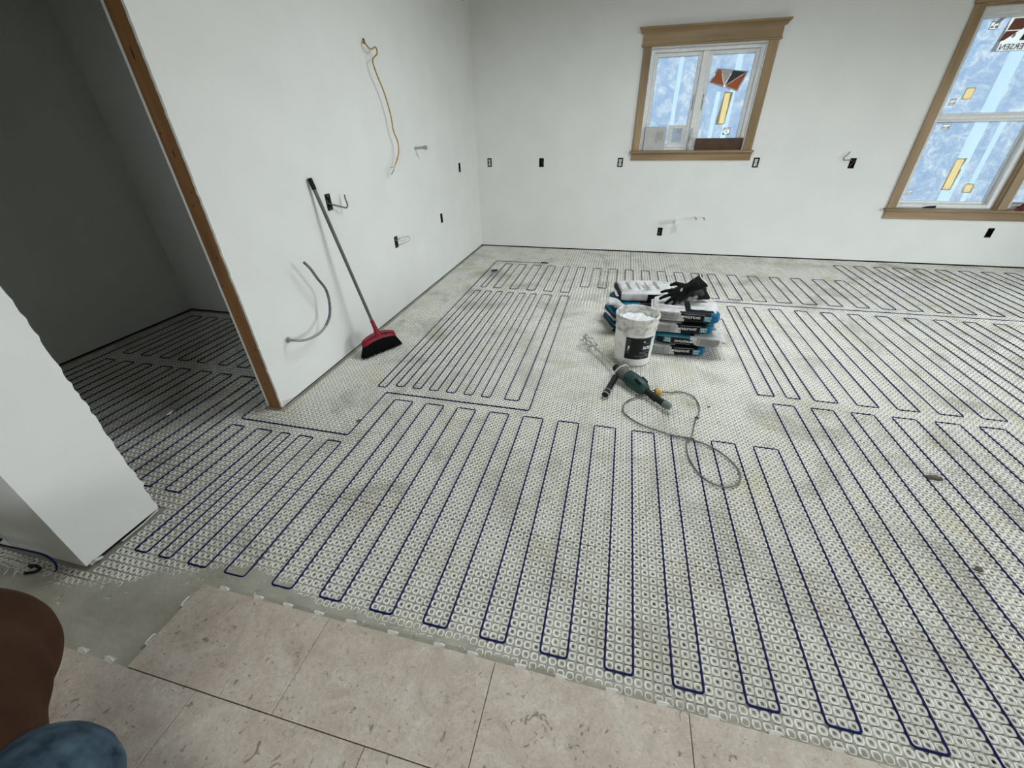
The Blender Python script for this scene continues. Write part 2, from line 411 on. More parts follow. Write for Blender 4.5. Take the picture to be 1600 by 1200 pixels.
# floor: subfloor slab with the membrane sheets, studs, mortar and tiles as its pieces
b = MB(); b.box(-4.5, 5.7, -2.9, 5.6, -.06, -.0085)
FLOOR = tag(b.build('floor', DARKGAP), kind='structure')
seams = [-22, 15, 48, 81, 113, 146, 174]
for i in range(len(seams)-1):
    y0, y1 = seams[i]*P, min(seams[i+1]*P, ROOM_Y1)
    cuts = [-4.3, -1.3+(i % 3)*1.1, 5.5] if i != 5 else [-4.3, .09, 5.5]
    for k in range(2):
        b = MB(); b.box(cuts[k]+.0024, cuts[k+1]-.0024, y0+.0024, y1-.0024, -.0084, -.0062)
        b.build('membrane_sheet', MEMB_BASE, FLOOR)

def project(x, y, z):
    d = np.stack([x-CAM.x, y-CAM.y, z-CAM.z], -1)
    zc = d @ np.array(fwd); return 800+FPX*(d @ np.array(r2))/zc, 600-FPX*(d @ np.array(u2))/zc, zc

TILE_Y = [-.0655, -.362, -.665, -.968, -1.271, -1.574, -1.877, -2.18]
TILE_X = [[-1.532, -.970, -.350, .250, .853, 1.456, 2.059], [-1.844, -1.248, -.653, -.050, .553, 1.156, 1.759],
          [-1.532, -.945, -.350, .250, .853, 1.456, 2.059], [-1.844, -1.248, -.653, -.050, .553, 1.156, 1.759]]
TILE_TOP = .013
uu, vv = np.meshgrid(np.arange(-138, 180)+.5, np.arange(-13, 174)+.5)
sx, sy_ = uu.ravel()*P, vv.ravel()*P
ok = ((sx > -2.05) & (sx < 5.42) & (sy_ > -.062) & (sy_ < 5.295)) | ((sx > -2.05) & (sx < -1.55) & (sy_ > -.35) & (sy_ < 0)) \
    | ((sx > -3.1) & (sx < -1.55) & (sy_ > -.35) & (sy_ < -.125)) | ((sx > -2.2) & (sx < -2.04) & (sy_ > .21) & (sy_ < 1.02)) \
    | ((sx > PX0+.02) & (sx < -2.19) & (sy_ > PY0+.02) & (sy_ < PY1-.02))
px, py, zc = project(sx, sy_, 0*sx)
ok &= (zc > .2) & (px > -350) & (px < 2000) & (py < 1400)
sx, sy_, px, py, zc = sx[ok], sy_[ok], px[ok], py[ok], zc[ok]
def stud_template(n, rings, power=4.2):
    """rounded-square moulded stud: outer wall, raised rim, shallow dish, central pit"""
    vs = []
    for half, z in rings:
        for k in range(n):
            a = 2*math.pi*(k+.5)/n; c, s = math.cos(a), math.sin(a)
            q = (abs(c)**power+abs(s)**power)**(-1/power); vs.append((half*c*q, half*s*q, z))
    F = [(i*n+k, i*n+(k+1) % n, (i+1)*n+(k+1) % n, (i+1)*n+k) for i in range(len(rings)-1) for k in range(n)]
    nr = len(rings)-1
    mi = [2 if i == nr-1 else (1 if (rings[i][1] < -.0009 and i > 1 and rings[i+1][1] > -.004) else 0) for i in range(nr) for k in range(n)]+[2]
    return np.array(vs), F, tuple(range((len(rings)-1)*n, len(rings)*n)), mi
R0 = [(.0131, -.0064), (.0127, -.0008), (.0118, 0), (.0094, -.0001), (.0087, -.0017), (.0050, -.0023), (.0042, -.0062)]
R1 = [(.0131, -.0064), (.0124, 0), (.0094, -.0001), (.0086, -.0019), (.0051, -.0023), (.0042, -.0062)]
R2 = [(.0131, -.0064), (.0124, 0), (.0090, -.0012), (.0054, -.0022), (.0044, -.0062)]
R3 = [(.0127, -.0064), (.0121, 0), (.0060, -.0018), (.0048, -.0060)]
def stud_field(name, xs, ys, tmpl):
    V, F, cap, mi = tmpl; n = len(xs); nv = len(V)
    jit = np.random.RandomState(3)
    off = np.stack([xs, ys, jit.uniform(-.0007, .0003, n)], -1)
    co = (V[None]+off[:, None]).reshape(-1, 3)
    faces = F+[cap]
    loops = np.concatenate([np.array(f) for f in faces]); sizes = np.array([len(f) for f in faces])
    L = (loops[None]+(np.arange(n)*nv)[:, None]).ravel(); S = np.tile(sizes, n)
    me = bpy.data.meshes.new(name)
    me.vertices.add(len(co)); me.vertices.foreach_set('co', co.ravel())
    me.loops.add(len(L)); me.loops.foreach_set('vertex_index', L.astype(np.int32))
    me.polygons.add(len(S)); me.polygons.foreach_set('loop_start', np.concatenate([[0], np.cumsum(S)[:-1]]).astype(np.int32))
    me.update(calc_edges=True); me.validate()
    me.polygons.foreach_set('use_smooth', np.ones(len(S), bool))
    me.polygons.foreach_set('material_index', np.tile(np.array(mi, np.int32), n))
    for q in (MEMB, MEMB_DISH, MEMB_PIT): me.materials.append(q)
    return me
inside = (px > 0) & (px < 1600) & (py < 1195) & (sy_ > .0) & (sx > -1.2)
order = np.argsort(np.where(inside, zc, 99)); near300 = order[:300]
T0 = stud_template(12, R0)
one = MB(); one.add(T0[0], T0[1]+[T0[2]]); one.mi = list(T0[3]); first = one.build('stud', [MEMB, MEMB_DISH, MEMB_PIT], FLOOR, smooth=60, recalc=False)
first.location = (sx[near300[0]], sy_[near300[0]], 0)
for i in near300[1:]:
    c = first.copy(); c.location = (sx[i], sy_[i], random.uniform(-.0006, .0002)); COL.objects.link(c); c.parent = FLOOR
rest = np.ones(len(sx), bool); rest[near300] = False
bm0 = rest & (zc < 1.85); bm1 = rest & (zc >= 1.85) & (zc < 2.75); bm2 = rest & (zc >= 2.75) & (zc < 4.0); bm3 = rest & (zc >= 4.0)
meshes = []
for nm, msk, tm in (('a', bm0, stud_template(10, R0)), ('b', bm1, stud_template(8, R1, 3.4)), ('c', bm2, stud_template(8, R2, 3.4)), ('d', bm3, stud_template(4, R3))):
    meshes.append(stud_field('membrane_studs_'+nm, sx[msk], sy_[msk], tm))
# one joined part for all the remaining studs
jm = bmesh.new()
for me in meshes: jm.from_mesh(me)
mm = bpy.data.meshes.new('moulded_studs'); jm.to_mesh(mm); jm.free()
for q in (MEMB, MEMB_DISH, MEMB_PIT): mm.materials.append(q)
for me in meshes: bpy.data.meshes.remove(me)
tag(link('moulded_studs', mm, FLOOR), kind='stuff')

# mortar bed: ragged height field, thick beside the laid tiles, running out between the studs
mx = [-3.1, -2.4, -2.06, -1.86, -1.77, -1.62, -1.54, -1.42, -1.36, -1.23, -1.1, -.89, -.68, -.49, -.3, -.09, .11, .3, .6, 2.2]
my = [-.17, -.165, -.165, -.115, -.035, -.005, .03, .06, .055, .03, .012, -.008, -.002, -.006, -.012, -.028, -.035, -.04, -.045, -.05]
nx_, ny_ = 560, 112
gx = np.linspace(-3.05, 2.05, nx_); gy = np.linspace(-.80, .14, ny_)
vs = []
for j in range(ny_):
    for i in range(nx_):
        x, y = gx[i], gy[j]
        d = np.interp(x, mx, my)-y
        nz = noise.noise(Vector((x*9, y*9, 1.7)))*.026+noise.noise(Vector((x*34, y*34, 4.1)))*.011
        h = max(-.0075, min(.0016, -.0022+(d+nz)*.09 if d+nz > 0 else -.0022+(d+nz)*.13))
        pit = noise.noise(Vector((x*75, y*75, 2.2)))
        if h > -.001 and pit > .47 and d < .10: h -= .004*min(1, (pit-.47)*14)
        if h > .001: h += noise.noise(Vector((x*22, y*60, 9)))*.0012
        vs.append((x, y, h))
fs = [(j*nx_+i, j*nx_+i+1, (j+1)*nx_+i+1, (j+1)*nx_+i) for j in range(ny_-1) for i in range(nx_-1) if max(vs[j*nx_+i][2], vs[(j+1)*nx_+i+1][2]) > -.0066]
b = MB(); b.add(vs, fs); tag(b.build('mortar_bed', MORTAR, FLOOR, smooth=True, recalc=False), kind='stuff')

# laid tiles: each one a piece
for r in range(len(TILE_Y)-1):
    xs = TILE_X[r % 2] if r > 1 else TILE_X[r]
    if r >= 3: xs = [xs[0]-.6]+xs
    for k in range(len(xs)-1):
        b = MB(); b.bbox(xs[k]+.0012, xs[k+1]-.0012, TILE_Y[r+1]+.0020, TILE_Y[r]-.0008, .002, TILE_TOP+random.uniform(-.0004, .0004), .0009)
        b.build('tile', TILE, FLOOR)
b = MB(); b.box(-4.4, 5.4, -2.75, TILE_Y[-1]-.004, -.006, .012); b.build('screed', MORTAR, FLOOR)
b = MB(); b.box(-1.528, 2.05, TILE_Y[1]-.01, TILE_Y[0]-.008, -.006, .0025); b.box(-1.84, 2.05, TILE_Y[-1], TILE_Y[1]-.006, -.0055, .002); b.build('grout_bed', mat('dark_joint', (.09, .07, .055, 1), .9), FLOOR)

# unseen ground outside, added dark so the upper walls get less light
b = MB(); b.box(-30, 40, -35, 40, -.7, -.5); GO = b.build('ground', DARK_GROUND); GO['kind'] = 'structure'
# --- walls
def jag_strip(b, e0, e1, z0, z1, side, amp, seed, pos, thick):
    """board strip whose free edge is torn; local u is world y, board stands at x=pos"""
    rs = random.Random(seed); n = int((z1-z0)/.022); edge = []
    for i in range(n+1):
        z = z0+(z1-z0)*i/n
        a = amp*rs.uniform(-1, 1)+amp*1.2*noise.noise(Vector((z*6, seed, 0)))
        if rs.random() < .05: a += side*amp*2.2
        edge.append((e1+a, z))
    for i in range(n):
        q = [(e0, edge[i][1]), edge[i], edge[i+1], (e0, edge[i+1][1])]
        vs = [(pos, y, z) for y, z in q]+[(pos+thick, y, z) for y, z in q]
        b.add(vs, [(0, 1, 2, 3), (7, 6, 5, 4), (1, 5, 6, 2)], 0)

LEFT_BOX = [(1.942, 2.002, 1.028, 1.134), (2.766, 2.826, .575, .676), (3.862, 3.920, .585, .685), (4.570, 4.628, 1.035, 1.137)]
b = MB()
rect_wall(b, 'x', ROOM_X0, -WT, OPEN_Y1+.03, ROOM_Y1, GAP, CEIL, LEFT_BOX)
rect_wall(b, 'x', ROOM_X0, -WT, OPEN_Y0-.02, OPEN_Y1+.03, OPEN_TOP, CEIL, [])
jag_strip(b, OPEN_Y1+.03, OPEN_Y1, GAP, OPEN_TOP, -1, .0016, 3, ROOM_X0, -WT)
WL = tag(b.build('wall_left', DRYWALL), kind='structure')
b = MB(); b.box(-2.166, -2.0795, OPEN_Y1+.04, ROOM_Y1, -.006, .035); b.build('sole_plate', DARKGAP, WL)
b = MB(); b.box(-2.18, -2.167, OPEN_Y1+.002, ROOM_Y1, GAP, CEIL); b.box(-2.18, -2.167, PY0, OPEN_Y1, OPEN_TOP, CEIL); b.build('pantry_side_board', DRYWALL, WL)
# torn paper and exposed gypsum at the bottom corner of the board
b = MB()
b.add([(-2.0645, 1.035, .014), (-2.0645, 1.16, .014), (-2.0645, 1.12, .026), (-2.0645, 1.045, .05), (-2.0630, 1.05, .03)], [(0, 1, 4), (1, 2, 4), (2, 3, 4), (3, 0, 4)]); b.build('torn_edge', GYP, WL)

b = MB()
rect_wall(b, 'x', ROOM_X0, -WT, -.113, OPEN_Y0-.02, GAP+.004, OPEN_TOP+.4, [])
jag_strip(b, OPEN_Y0-.02, OPEN_Y0, GAP+.004, OPEN_TOP, 1, .0034, 11, ROOM_X0, -WT)
rect_wall(b, 'y', -.113, WT, -3.2, ROOM_X0-WT, GAP, CEIL, [])
rect_wall(b, 'x', ROOM_X0, -WT, -.113, OPEN_Y0-.02, OPEN_TOP+.4, CEIL, [])
WR = tag(b.build('wall_return', DRYWALL), kind='structure')
b = MB(); b.box(-3.2, -2.0785, -.098, PY0-.014, -.006, .034); b.box(-2.166, -2.0785, PY0-.014, OPEN_Y0-.012, -.006, .034); b.build('sole_plate', DARKGAP, WR)
b = MB(); b.box(-2.166, -2.0785, OPEN_Y0-.045, OPEN_Y0-.006, .034, OPEN_TOP); b.build('hidden_stud', STUD, WR)
b = MB(); b.box(PX0-.02, -2.167, PY0-.013, PY0, GAP, CEIL); b.box(-2.18, -2.167, PY0, OPEN_Y0-.006, GAP, OPEN_TOP); b.build('pantry_side_board', DRYWALL, WR)
b = MB()
b.tube([(-2.062, .19, .012), (-2.058, .12, .006), (-2.06, .02, .004)], .004, 5); b.tube([(-2.063, -.10, .01), (-2.056, -.085, .018), (-2.06, -.06, .006)], .006, 6)
b.build('torn_edge', GYP, WR)

b = MB(); rect_wall(b, 'x', PX0, -WT, PY0-.02, PY1+.02, GAP, CEIL, []); wp = tag(b.build('wall_pantry_left', DRYWALL), kind='structure'); b = MB(); b.box(PX0-.1, PX0-WT-.002, PY0-.1, PY1+.1, -.02, CEIL+.02); b.build('unseen_backing', DARKGAP, wp)  # backing is unseen, added to seal daylight leaks into the pantry
b = MB(); rect_wall(b, 'y', PY1, WT, PX0-.02, -2.18, GAP, CEIL, []); wp = tag(b.build('wall_pantry_back', DRYWALL), kind='structure'); b = MB(); b.box(PX0-.1, -2.18, PY1+WT+.002, PY1+.1, -.02, CEIL+.02); b.build('unseen_backing', DARKGAP, wp)  # backing added here too, blocking daylight behind the far pantry wall

def sqz(x, z, w=.062, h=.104): return (x-w/2, x+w/2, z-h/2, z+h/2)
BACK_BOX = [sqz(-1.894, 1.090, .058), sqz(-1.186, 1.088), sqz(-.182, 1.088, .066), sqz(1.376, 1.085, .066), sqz(2.370, 1.076), sqz(.431, .275), sqz(3.994, .376)]
W1 = (.025, 1.195, 1.215, 2.205); W2A = (2.965, 3.93, .62, 2.385); W2B = (4.01, 4.95, .62, 2.385)
b = MB(); rect_wall(b, 'y', ROOM_Y1, WT, ROOM_X0-.12, ROOM_X1+.1, GAP, CEIL, BACK_BOX+[W1, W2A, W2B])
WB = tag(b.build('wall_back', DRYWALL), kind='structure')
b = MB(); b.box(-2.2, 5.6, ROOM_Y1+.014, ROOM_Y1+.1, -.006, .035); b.build('sole_plate', DARKGAP, WB)
b = MB(); rect_wall(b, 'y', ROOM_Y1+.10, .03, ROOM_X0-.12, ROOM_X1+.2, -.02, CEIL+.1, [W1, W2A, W2B]); b.build('unseen_backing', DARKGAP, WB)
b = MB(); rect_wall(b, 'x', ROOM_X1, WT, ROOM_Y0, ROOM_Y1+.01, GAP, CEIL, [DOOR_R]); rect_wall(b, 'x', ROOM_X1+.10, .03, ROOM_Y0, ROOM_Y1+.1, -.02, CEIL+.1, [DOOR_R]); WRT = tag(b.build('wall_right', DRYWALL), kind='structure')
b = MB(); rect_wall(b, 'y', ROOM_Y0, -WT, -4.4, ROOM_X1+.1, GAP, CEIL, [REAR_FILL]); rect_wall(b, 'y', ROOM_Y0-.1, -.03, -4.4, ROOM_X1+.2, -.02, CEIL+.1, [REAR_FILL]); tag(b.build('wall_front', DRYWALL), kind='structure')
b = MB(); rect_wall(b, 'x', -3.2, -WT, ROOM_Y0, -.11, GAP, CEIL, []); b.box(-3.3, -3.215, ROOM_Y0-.1, -.1, -.02, CEIL); tag(b.build('wall_entry', DRYWALL), kind='structure')
b = MB()
for x0, x1, y0, y1 in ((-4.5, TOP_FILL[0], -2.9, 5.6), (TOP_FILL[1], 5.7, -2.9, 5.6), (TOP_FILL[0], TOP_FILL[1], -2.9, TOP_FILL[2]), (TOP_FILL[0], TOP_FILL[1], TOP_FILL[3], 5.6)): b.box(x0, x1, y0, y1, CEIL, CEIL+.05)
tag(b.build('ceiling', CEILM), kind='structure')

# bare jamb stud of the doorway
b = MB(); b.bbox(-2.1665, -2.0785, OPEN_Y1+.001, OPEN_Y1+.038, -.004, OPEN_TOP, .003)
TR = tag(b.build('trim_1', STUD), kind='structure')
b = MB()
for z, x, h in ((.42, -2.10, .018), (.62, -2.14, .010), (.95, -2.11, .022), (1.2, -2.13, .012), (1.26, -2.105, .010), (1.42, -2.12, .03), (1.78, -2.125, .05), (1.5, -2.15, .008), (.18, -2.13, .012), (.8, -2.15, .012)):
    prof = [(.0055*math.sin(math.pi*k/6)+.0002, 0) for k in range(7)]
    n = 10; vs = [(x+.005*math.cos(2*math.pi*k/n), OPEN_Y1+.0004, z+h*.5*math.sin(2*math.pi*k/n)) for k in range(n)]+[(x, OPEN_Y1-.0004, z)]
    b.add(vs, [(k, (k+1) % n, n) for k in range(n)])
b.build('knot', KNOT, TR)
b = MB(); b.box(-2.1665, -2.0785, OPEN_Y0-.005, OPEN_Y1+.037, OPEN_TOP+.001, OPEN_TOP+.09); tag(b.build('trim_2', STUD), kind='structure')

# ================================================================== HEATING CABLES
def pairs(seq, top, bot, start_up=True):
    """serpentine through lines u0,u1,...; goes up the first, over, down the next"""
    pts = []; up = start_up
    for i, u in enumerate(seq):
        t = top[i] if isinstance(top, list) else top; bt = bot[i] if isinstance(bot, list) else bot
        pts += [(u, bt), (u, t)] if up else [(u, t), (u, bt)]
        up = not up
    return pts
CR = .0038
def cable(pts, name, label):
    w = [Vector((u*P, v*P, .0004)) for u, v in pts]
    clean = [w[0]]
    for q in w[1:]:
        if (q-clean[-1]).length > 1e-4: clean.append(q)
    b = MB(); b.tube(fillet(clean, .014, 3), CR, 6)
    return tag(b.build(name, BLUEC, smooth=80, recalc=False), label, 'heating cable')
# first cable: splice by the back wall, narrow field at the left wall, pantry, then the wide front field
c1 = [(-34, 148.8), (-53.2, 148.8), (-52.6, 46)]
E = [-50.6, -48.7, -46.7, -44.6, -42.6, -40.6, -38.6, -36.6, -34.5, -32.5, -30.5, -28.5, -26.5, -23.3, -20.2, -17.3]
eb = [46, 47, 47, 47, 47, 47, 47, 47, 47, 47, 47, 47, 47, 47, 47, 44.1]
c1 += pairs(E, 111.5, eb)
c1 += [(-49.4, 44.1), (-49.4, 29.1), (-73.9, 29.1), (-73.9, 71.5)]
G = [-77, -80, -83, -86, -88.9, -91.8, -94.7, -97.4, -101.4, -104, -106.6, -110, -113, -116, -119.3, -122.2, -125.6, -128.3, -132]
c1 += pairs(G, 71.5, [46.7]*18+[8], start_up=False)
H = [-129, -126, -123, -119.7, -116.7, -113.7, -110.7, -107.4, -105, -101.8, -98.9, -95.5, -92.9, -89.6, -87, -83, -80, -77.2]
c1 += pairs(H, 43.2, [8]+[10]*17)
F_ = [-74, -71, -68, -64.6, -62.4, -60.4, -58.4, -55.4, -52.3, -49.4]
c1 += pairs(F_, 27, [10, 10, 10, 0, 0, 0, 0, 0, 0, 0])
A_ = [-46.2]; A_t = [42]
for k in range(-6, 16):
    A_ += [7*k, 7*k+3]; A_t += [42 if 7*k <= 28 else 57, 42 if 7*k+3 <= 24 else 57]
A_t = [42 if u < 30 else 57 for u in A_]
c1 += pairs(A_, A_t, 0)
cable(c1, 'heating_cable', 'long blue heating cable looping over the near floor, the left strip and the dark room')
# second cable: row along the back wall, then the right-hand field
DL = [-50.0, -48.2, -45.2, -42.4, -39.2, -36.3, -33.0, -30.1, -26.9, -23.7, -21, -17.8, -14.7, -11.5, -8.4, -5.5, -2.2, .8, 3.8, 7, 10, 12.9, 16, 19.2, 22.4, 25.3, 28.2, 31.2, 34.0, 38.2, 41.3, 45.3, 48.4, 52.6, 55.6, 59.7, 63, 66.8, 70.6, 74, 77.3]
DR = [81, 84.2, 88, 91.5, 94.9, 98, 101.2, 104.6, 108, 111.6, 115, 118.6, 122.4, 126, 129.6, 133, 136.6, 140]
D = DL+DR
D_t = [134.7]+[145.4]*(len(DL)-1)+[165.9]*len(DR)
D_b = [115.2 if u < -17 else 122 if u < 26 else 118.4 for u in D]
c2 = pairs(D[:1], [134.7], [115.2], start_up=False)+pairs(D[1:], D_t[1:], D_b[1:])
Cc = [29, 32.2, 34.5, 37.1, 39.7, 44, 47.4, 51.2, 54.5, 58.2, 61.4, 65.4, 68.5, 72.4, 75.8, 79.7, 82.8, 86.9, 90, 93.9, 97, 101, 104, 108, 111, 115, 118, 122, 125]
c2 += [(140, 115.5), (29, 115.5)]+pairs(Cc, [115.5]+[112]*28, 60, start_up=False)
cable(c2, 'heating_cable', 'blue heating cable looping along the back wall and over the right floor')
b = MB(); b.tube([(-34*P, 148.8*P, .004), (-33.4*P, 148.8*P, .006), (-31.5*P, 148.8*P, .007), (-30.6*P, 148.8*P, .004)], [.004, .009, .009, .003], 8)
tag(b.build('cable_splice', BLACK, smooth=True), 'black cable end splice lying by the back left corner of the floor', 'splice')
s0 = empty('cable_splice', (-50*P, 134.7*P, 0), 0); tag(s0, 'black splice with a blue tag at the end of the back row cable', 'splice')
b = MB(); b.bbox(-.042, .030, -.022, .022, .001, .013, .004, M=Matrix.Rotation(.5, 4, 'Z')); b.build('splice_body', BLACK, s0)
b = MB(); b.bbox(-.028, .032, -.075, -.02, .001, .0035, .001); b.build('blue_tag', mat('blue_tag', (.12, .30, .46, 1), .5), s0)

# ================================================================== WINDOWS
Y0 = ROOM_Y1
GY = 5.42                                               # plane of the glass
def strip(b, x0, x1, z0, z1, t=.02, e=.002, mi=0): b.bbox(x0, x1, Y0-t, Y0-.0002, z0, z1, e, mi)
def quad_sheet(name, M, pts, parent, y=GY-.012, th=.0007):
    """thin printed or cut sheet standing on the glass: outline in x,z"""
    b = MB(); n = len(pts)
    if M in (TAPE_Y, PAPER_T): y = GY-.0056
    vs = [(x, y, z) for x, z in pts]+[(x, y+th, z) for x, z in pts]
    if M in (TAPE_Y, PAPER_T, FILM_BAND): b.add(vs[:n], [tuple(range(n))])       # tape, paper, film: a single translucent layer
    else: b.add(vs, [tuple(range(n)), tuple(range(2*n-1, n-1, -1))]+[(i, i+n, (i+1) % n+n, (i+1) % n) for i in range(n)])
    return b.build(name, M, parent)
FILM_STRIPS = [(.345, .392, 1.2, 2.2), (.80, .845, 1.2, 1.79), (.94, 1.0, 1.2, 2.2), (3.40, 3.52, .6, 2.4), (3.62, 3.67, .6, 1.48)]
FILM_HOLES = [(.735, 1.04, 1.867, 1.953), (.86, 1.03, 1.832, 1.868), (.892, .948, 1.482, 1.772), (.966, 1.030, 1.372, 1.434), (.36, .525, 1.27, 1.465),
    (3.189, 3.256, 1.655, 1.742), (3.401, 3.468, .810, 1.106), (3.604, 3.670, .785, .858),
    (3.080, 3.122, .752, .799), (3.125, 3.190, 1.392, 1.439), (3.095, 3.137, 1.607, 1.653), (3.140, 3.200, 2.207, 2.268), (3.28, 3.715, 2.036, 2.295)]
def sash_frame(name, x0, x1, z0, z1, w, y0, y1, parent, wb=None):
    b = MB(); wb = wb or w
    b.bbox(x0, x0+w, y0, y1, z0, z1, .003); b.bbox(x1-w, x1, y0, y1, z0, z1, .003)
    b.bbox(x0+w-.002, x1-w+.002, y0+.001, y1-.001, z0, z0+wb, .003); b.bbox(x0+w-.002, x1-w+.002, y0+.001, y1-.001, z1-w, z1, .003)
    s_ = b.build(name, VINYL, parent)
    b = MB(); b.box(x0+w-.006, x1-w+.006, GY, GY+.005, z0+wb-.006, z1-w+.006); b.build('pane', GLASS, s_)
    fx0, fx1, fz0, fz1 = x0+w, x1-w, z0+wb, z1-w
    us = sorted({fx0, fx1, *[t for r in FILM_STRIPS+FILM_HOLES for t in r[:2] if fx0 < t < fx1]}); zs = sorted({fz0, fz1, *[t for r in FILM_STRIPS+FILM_HOLES for t in r[2:] if fz0 < t < fz1]})
    b = MB()
    for i in range(len(us)-1):
        for j in range(len(zs)-1):
            cu, cz = (us[i]+us[i+1])/2, (zs[j]+zs[j+1])/2
            if any(h[0] < cu < h[1] and h[2] < cz < h[3] for h in FILM_HOLES): continue
            k = 1 if any(h[0] < cu < h[1] and h[2] < cz < h[3] for h in FILM_STRIPS) else 0
            b.add([(us[i], GY-.005, zs[j]), (us[i+1], GY-.005, zs[j]), (us[i+1], GY-.005, zs[j+1]), (us[i], GY-.005, zs[j+1])], [(0, 1, 2, 3)], k)
    b.build('protective_film', [FILM, FILM_BAND], s_)
    return s_

# ---- window 1: two sashes over the sink
w1 = empty('window_1', (0, 0, 0), kind='structure')
b = MB(); strip(b, -.062, .026, 1.215, 2.212); b.build('side_casing', CASING, w1)
b = MB(); strip(b, 1.194, 1.290, 1.215, 2.212); b.build('side_casing', CASING, w1)
b = MB(); strip(b, -.078, 1.304, 2.228, 2.325, .022); b.build('head_casing', CASING_H, w1)
b = MB(); strip(b, -.088, 1.312, 2.209, 2.230, .030, .006); b.build('head_bead', CASING_H, w1)
prof = [(0, 2.322), (.024, 2.322), (.030, 2.334), (.046, 2.350), (.060, 2.358), (.064, 2.376), (0, 2.376)]
b = MB(); n = len(prof)
L_ = [(-.080-d*.75, Y0-d, z) for d, z in prof]; R_ = [(1.306+d*.75, Y0-d, z) for d, z in prof]
b.add(L_+R_, [tuple(range(n)), tuple(range(2*n-1, n-1, -1))]+[(i, (i+1) % n, (i+1) % n+n, i+n) for i in range(n)]); b.build('crown_moulding', CASING_H, w1)
b = MB(); b.bbox(-.085, 1.312, Y0-.052, Y0+.06, 1.192, 1.2145, .005); b.build('window_stool', CASING_H, w1)
b = MB(); strip(b, -.060, 1.300, 1.112, 1.192, .018); b.build('apron', CASING_H, w1)
b = MB()
for x0, x1, z0, z1 in ((.0255, .034, 1.2155, 2.2045), (1.186, 1.1945, 1.2155, 2.2045), (.034, 1.186, 2.196, 2.2045)): b.box(x0, x1, Y0+.001, Y0+.06, z0, z1)
b.build('jamb_liner', VINYL, w1)
b = MB()
b.bbox(.034, .072, Y0+.045, Y0+.13, 1.2155, 2.196, .003); b.bbox(1.15, 1.186, Y0+.045, Y0+.13, 1.2155, 2.196, .003)
b.bbox(.07, 1.152, Y0+.046, Y0+.129, 2.160, 2.196, .003); b.bbox(.07, 1.152, Y0+.046, Y0+.129, 1.2155, 1.245, .003)
b.build('window_frame', VINYL, w1)
b = MB(); b.bbox(.578, .648, Y0+.052, Y0+.128, 1.245, 2.160, .004); b.build('mullion', VINYL, w1)
sash_frame('sash', .074, .577, 1.246, 2.159, .036, Y0+.075, Y0+.127, w1)
sash_frame('sash', .649, 1.149, 1.246, 2.159, .036, Y0+.075, Y0+.127, w1, .07)
b = MB()
b.bbox(.556, .561, Y0+.066, Y0+.0755, 1.62, 1.77, .001); b.bbox(.662, .667, Y0+.066, Y0+.0755, 1.62, 1.77, .001)
tag(b.build('sash_lock', BLACK, w1), 'black sash lock slots')
k = quad_sheet('sticker', PAPER_T, [(.700, 1.873), (.756, 2.005), (1.085, 1.965), (1.022, 1.782)], w1, GY-.010); tag(k, 'orange, white and black triangle sticker')
OR = mat('orange_print', (.38, .075, .006, 1), .5, col2=(.28, .05, .005, 1), scale=12); BKP = mat('black_print', (.01, .01, .012, 1), .5)
quad_sheet('orange_triangle', OR, [(.716, 1.876), (.772, 1.994), (.800, 1.990), (.860, 1.846)], k, GY-.0115)
quad_sheet('black_triangle', BKP, [(.872, 1.842), (.925, 1.976), (1.066, 1.958)], k, GY-.0115)
quad_sheet('orange_triangle', OR, [(.874, 1.840), (1.068, 1.955), (1.010, 1.802)], k, GY-.0112)
quad_sheet('white_triangle', mat('white_print_dim', (.42, .41, .36, 1), .6), [(.804, 1.989), (.920, 1.976), (.866, 1.848)], k, GY-.0112)
tag(quad_sheet('tape_strip', TAPE_Y, [(.855, 1.47), (.955, 1.475), (.975, 1.78), (.885, 1.785)], w1, GY-.010), 'yellow masking tape strip')
q = quad_sheet('paper_label', PAPER_T, [(.955, 1.365), (1.035, 1.365), (1.04, 1.44), (.96, 1.44)], w1, GY-.010)
b = MB()
for i in range(3):
    for j in range(3):
        if (i+j) % 2 == 0 or j == 2: b.box(.963+i*.023, .980+i*.023, GY-.0114, GY-.0106, 1.372+j*.023, 1.387+j*.022)
b.build('print_marks', GREYPR, q)
# white framed label at the foot of the left sash
q = quad_sheet('paper_label', mat('bright_white_card', (.70, .70, .66, 1), .6), [(.345, 1.262), (.545, 1.262), (.53, 1.475), (.335, 1.475)], w1, GY-.016)
quad_sheet('painted_clear_panel', mat('pale_blue_card', (.42, .52, .66, 1), .5), [(.395, 1.30), (.505, 1.30), (.50, 1.445), (.39, 1.445)], q, GY-.0175)  # opaque inset, pale blue painted on for daylight showing through
b = MB()
for x, z in ((.45, 1.425), (.485, 1.428), (.452, 1.402), (.478, 1.405)): b.box(x-.010, x+.010, GY-.0195, GY-.0186, z-.008, z+.008)
b.build('print_marks', GREYPR, q)

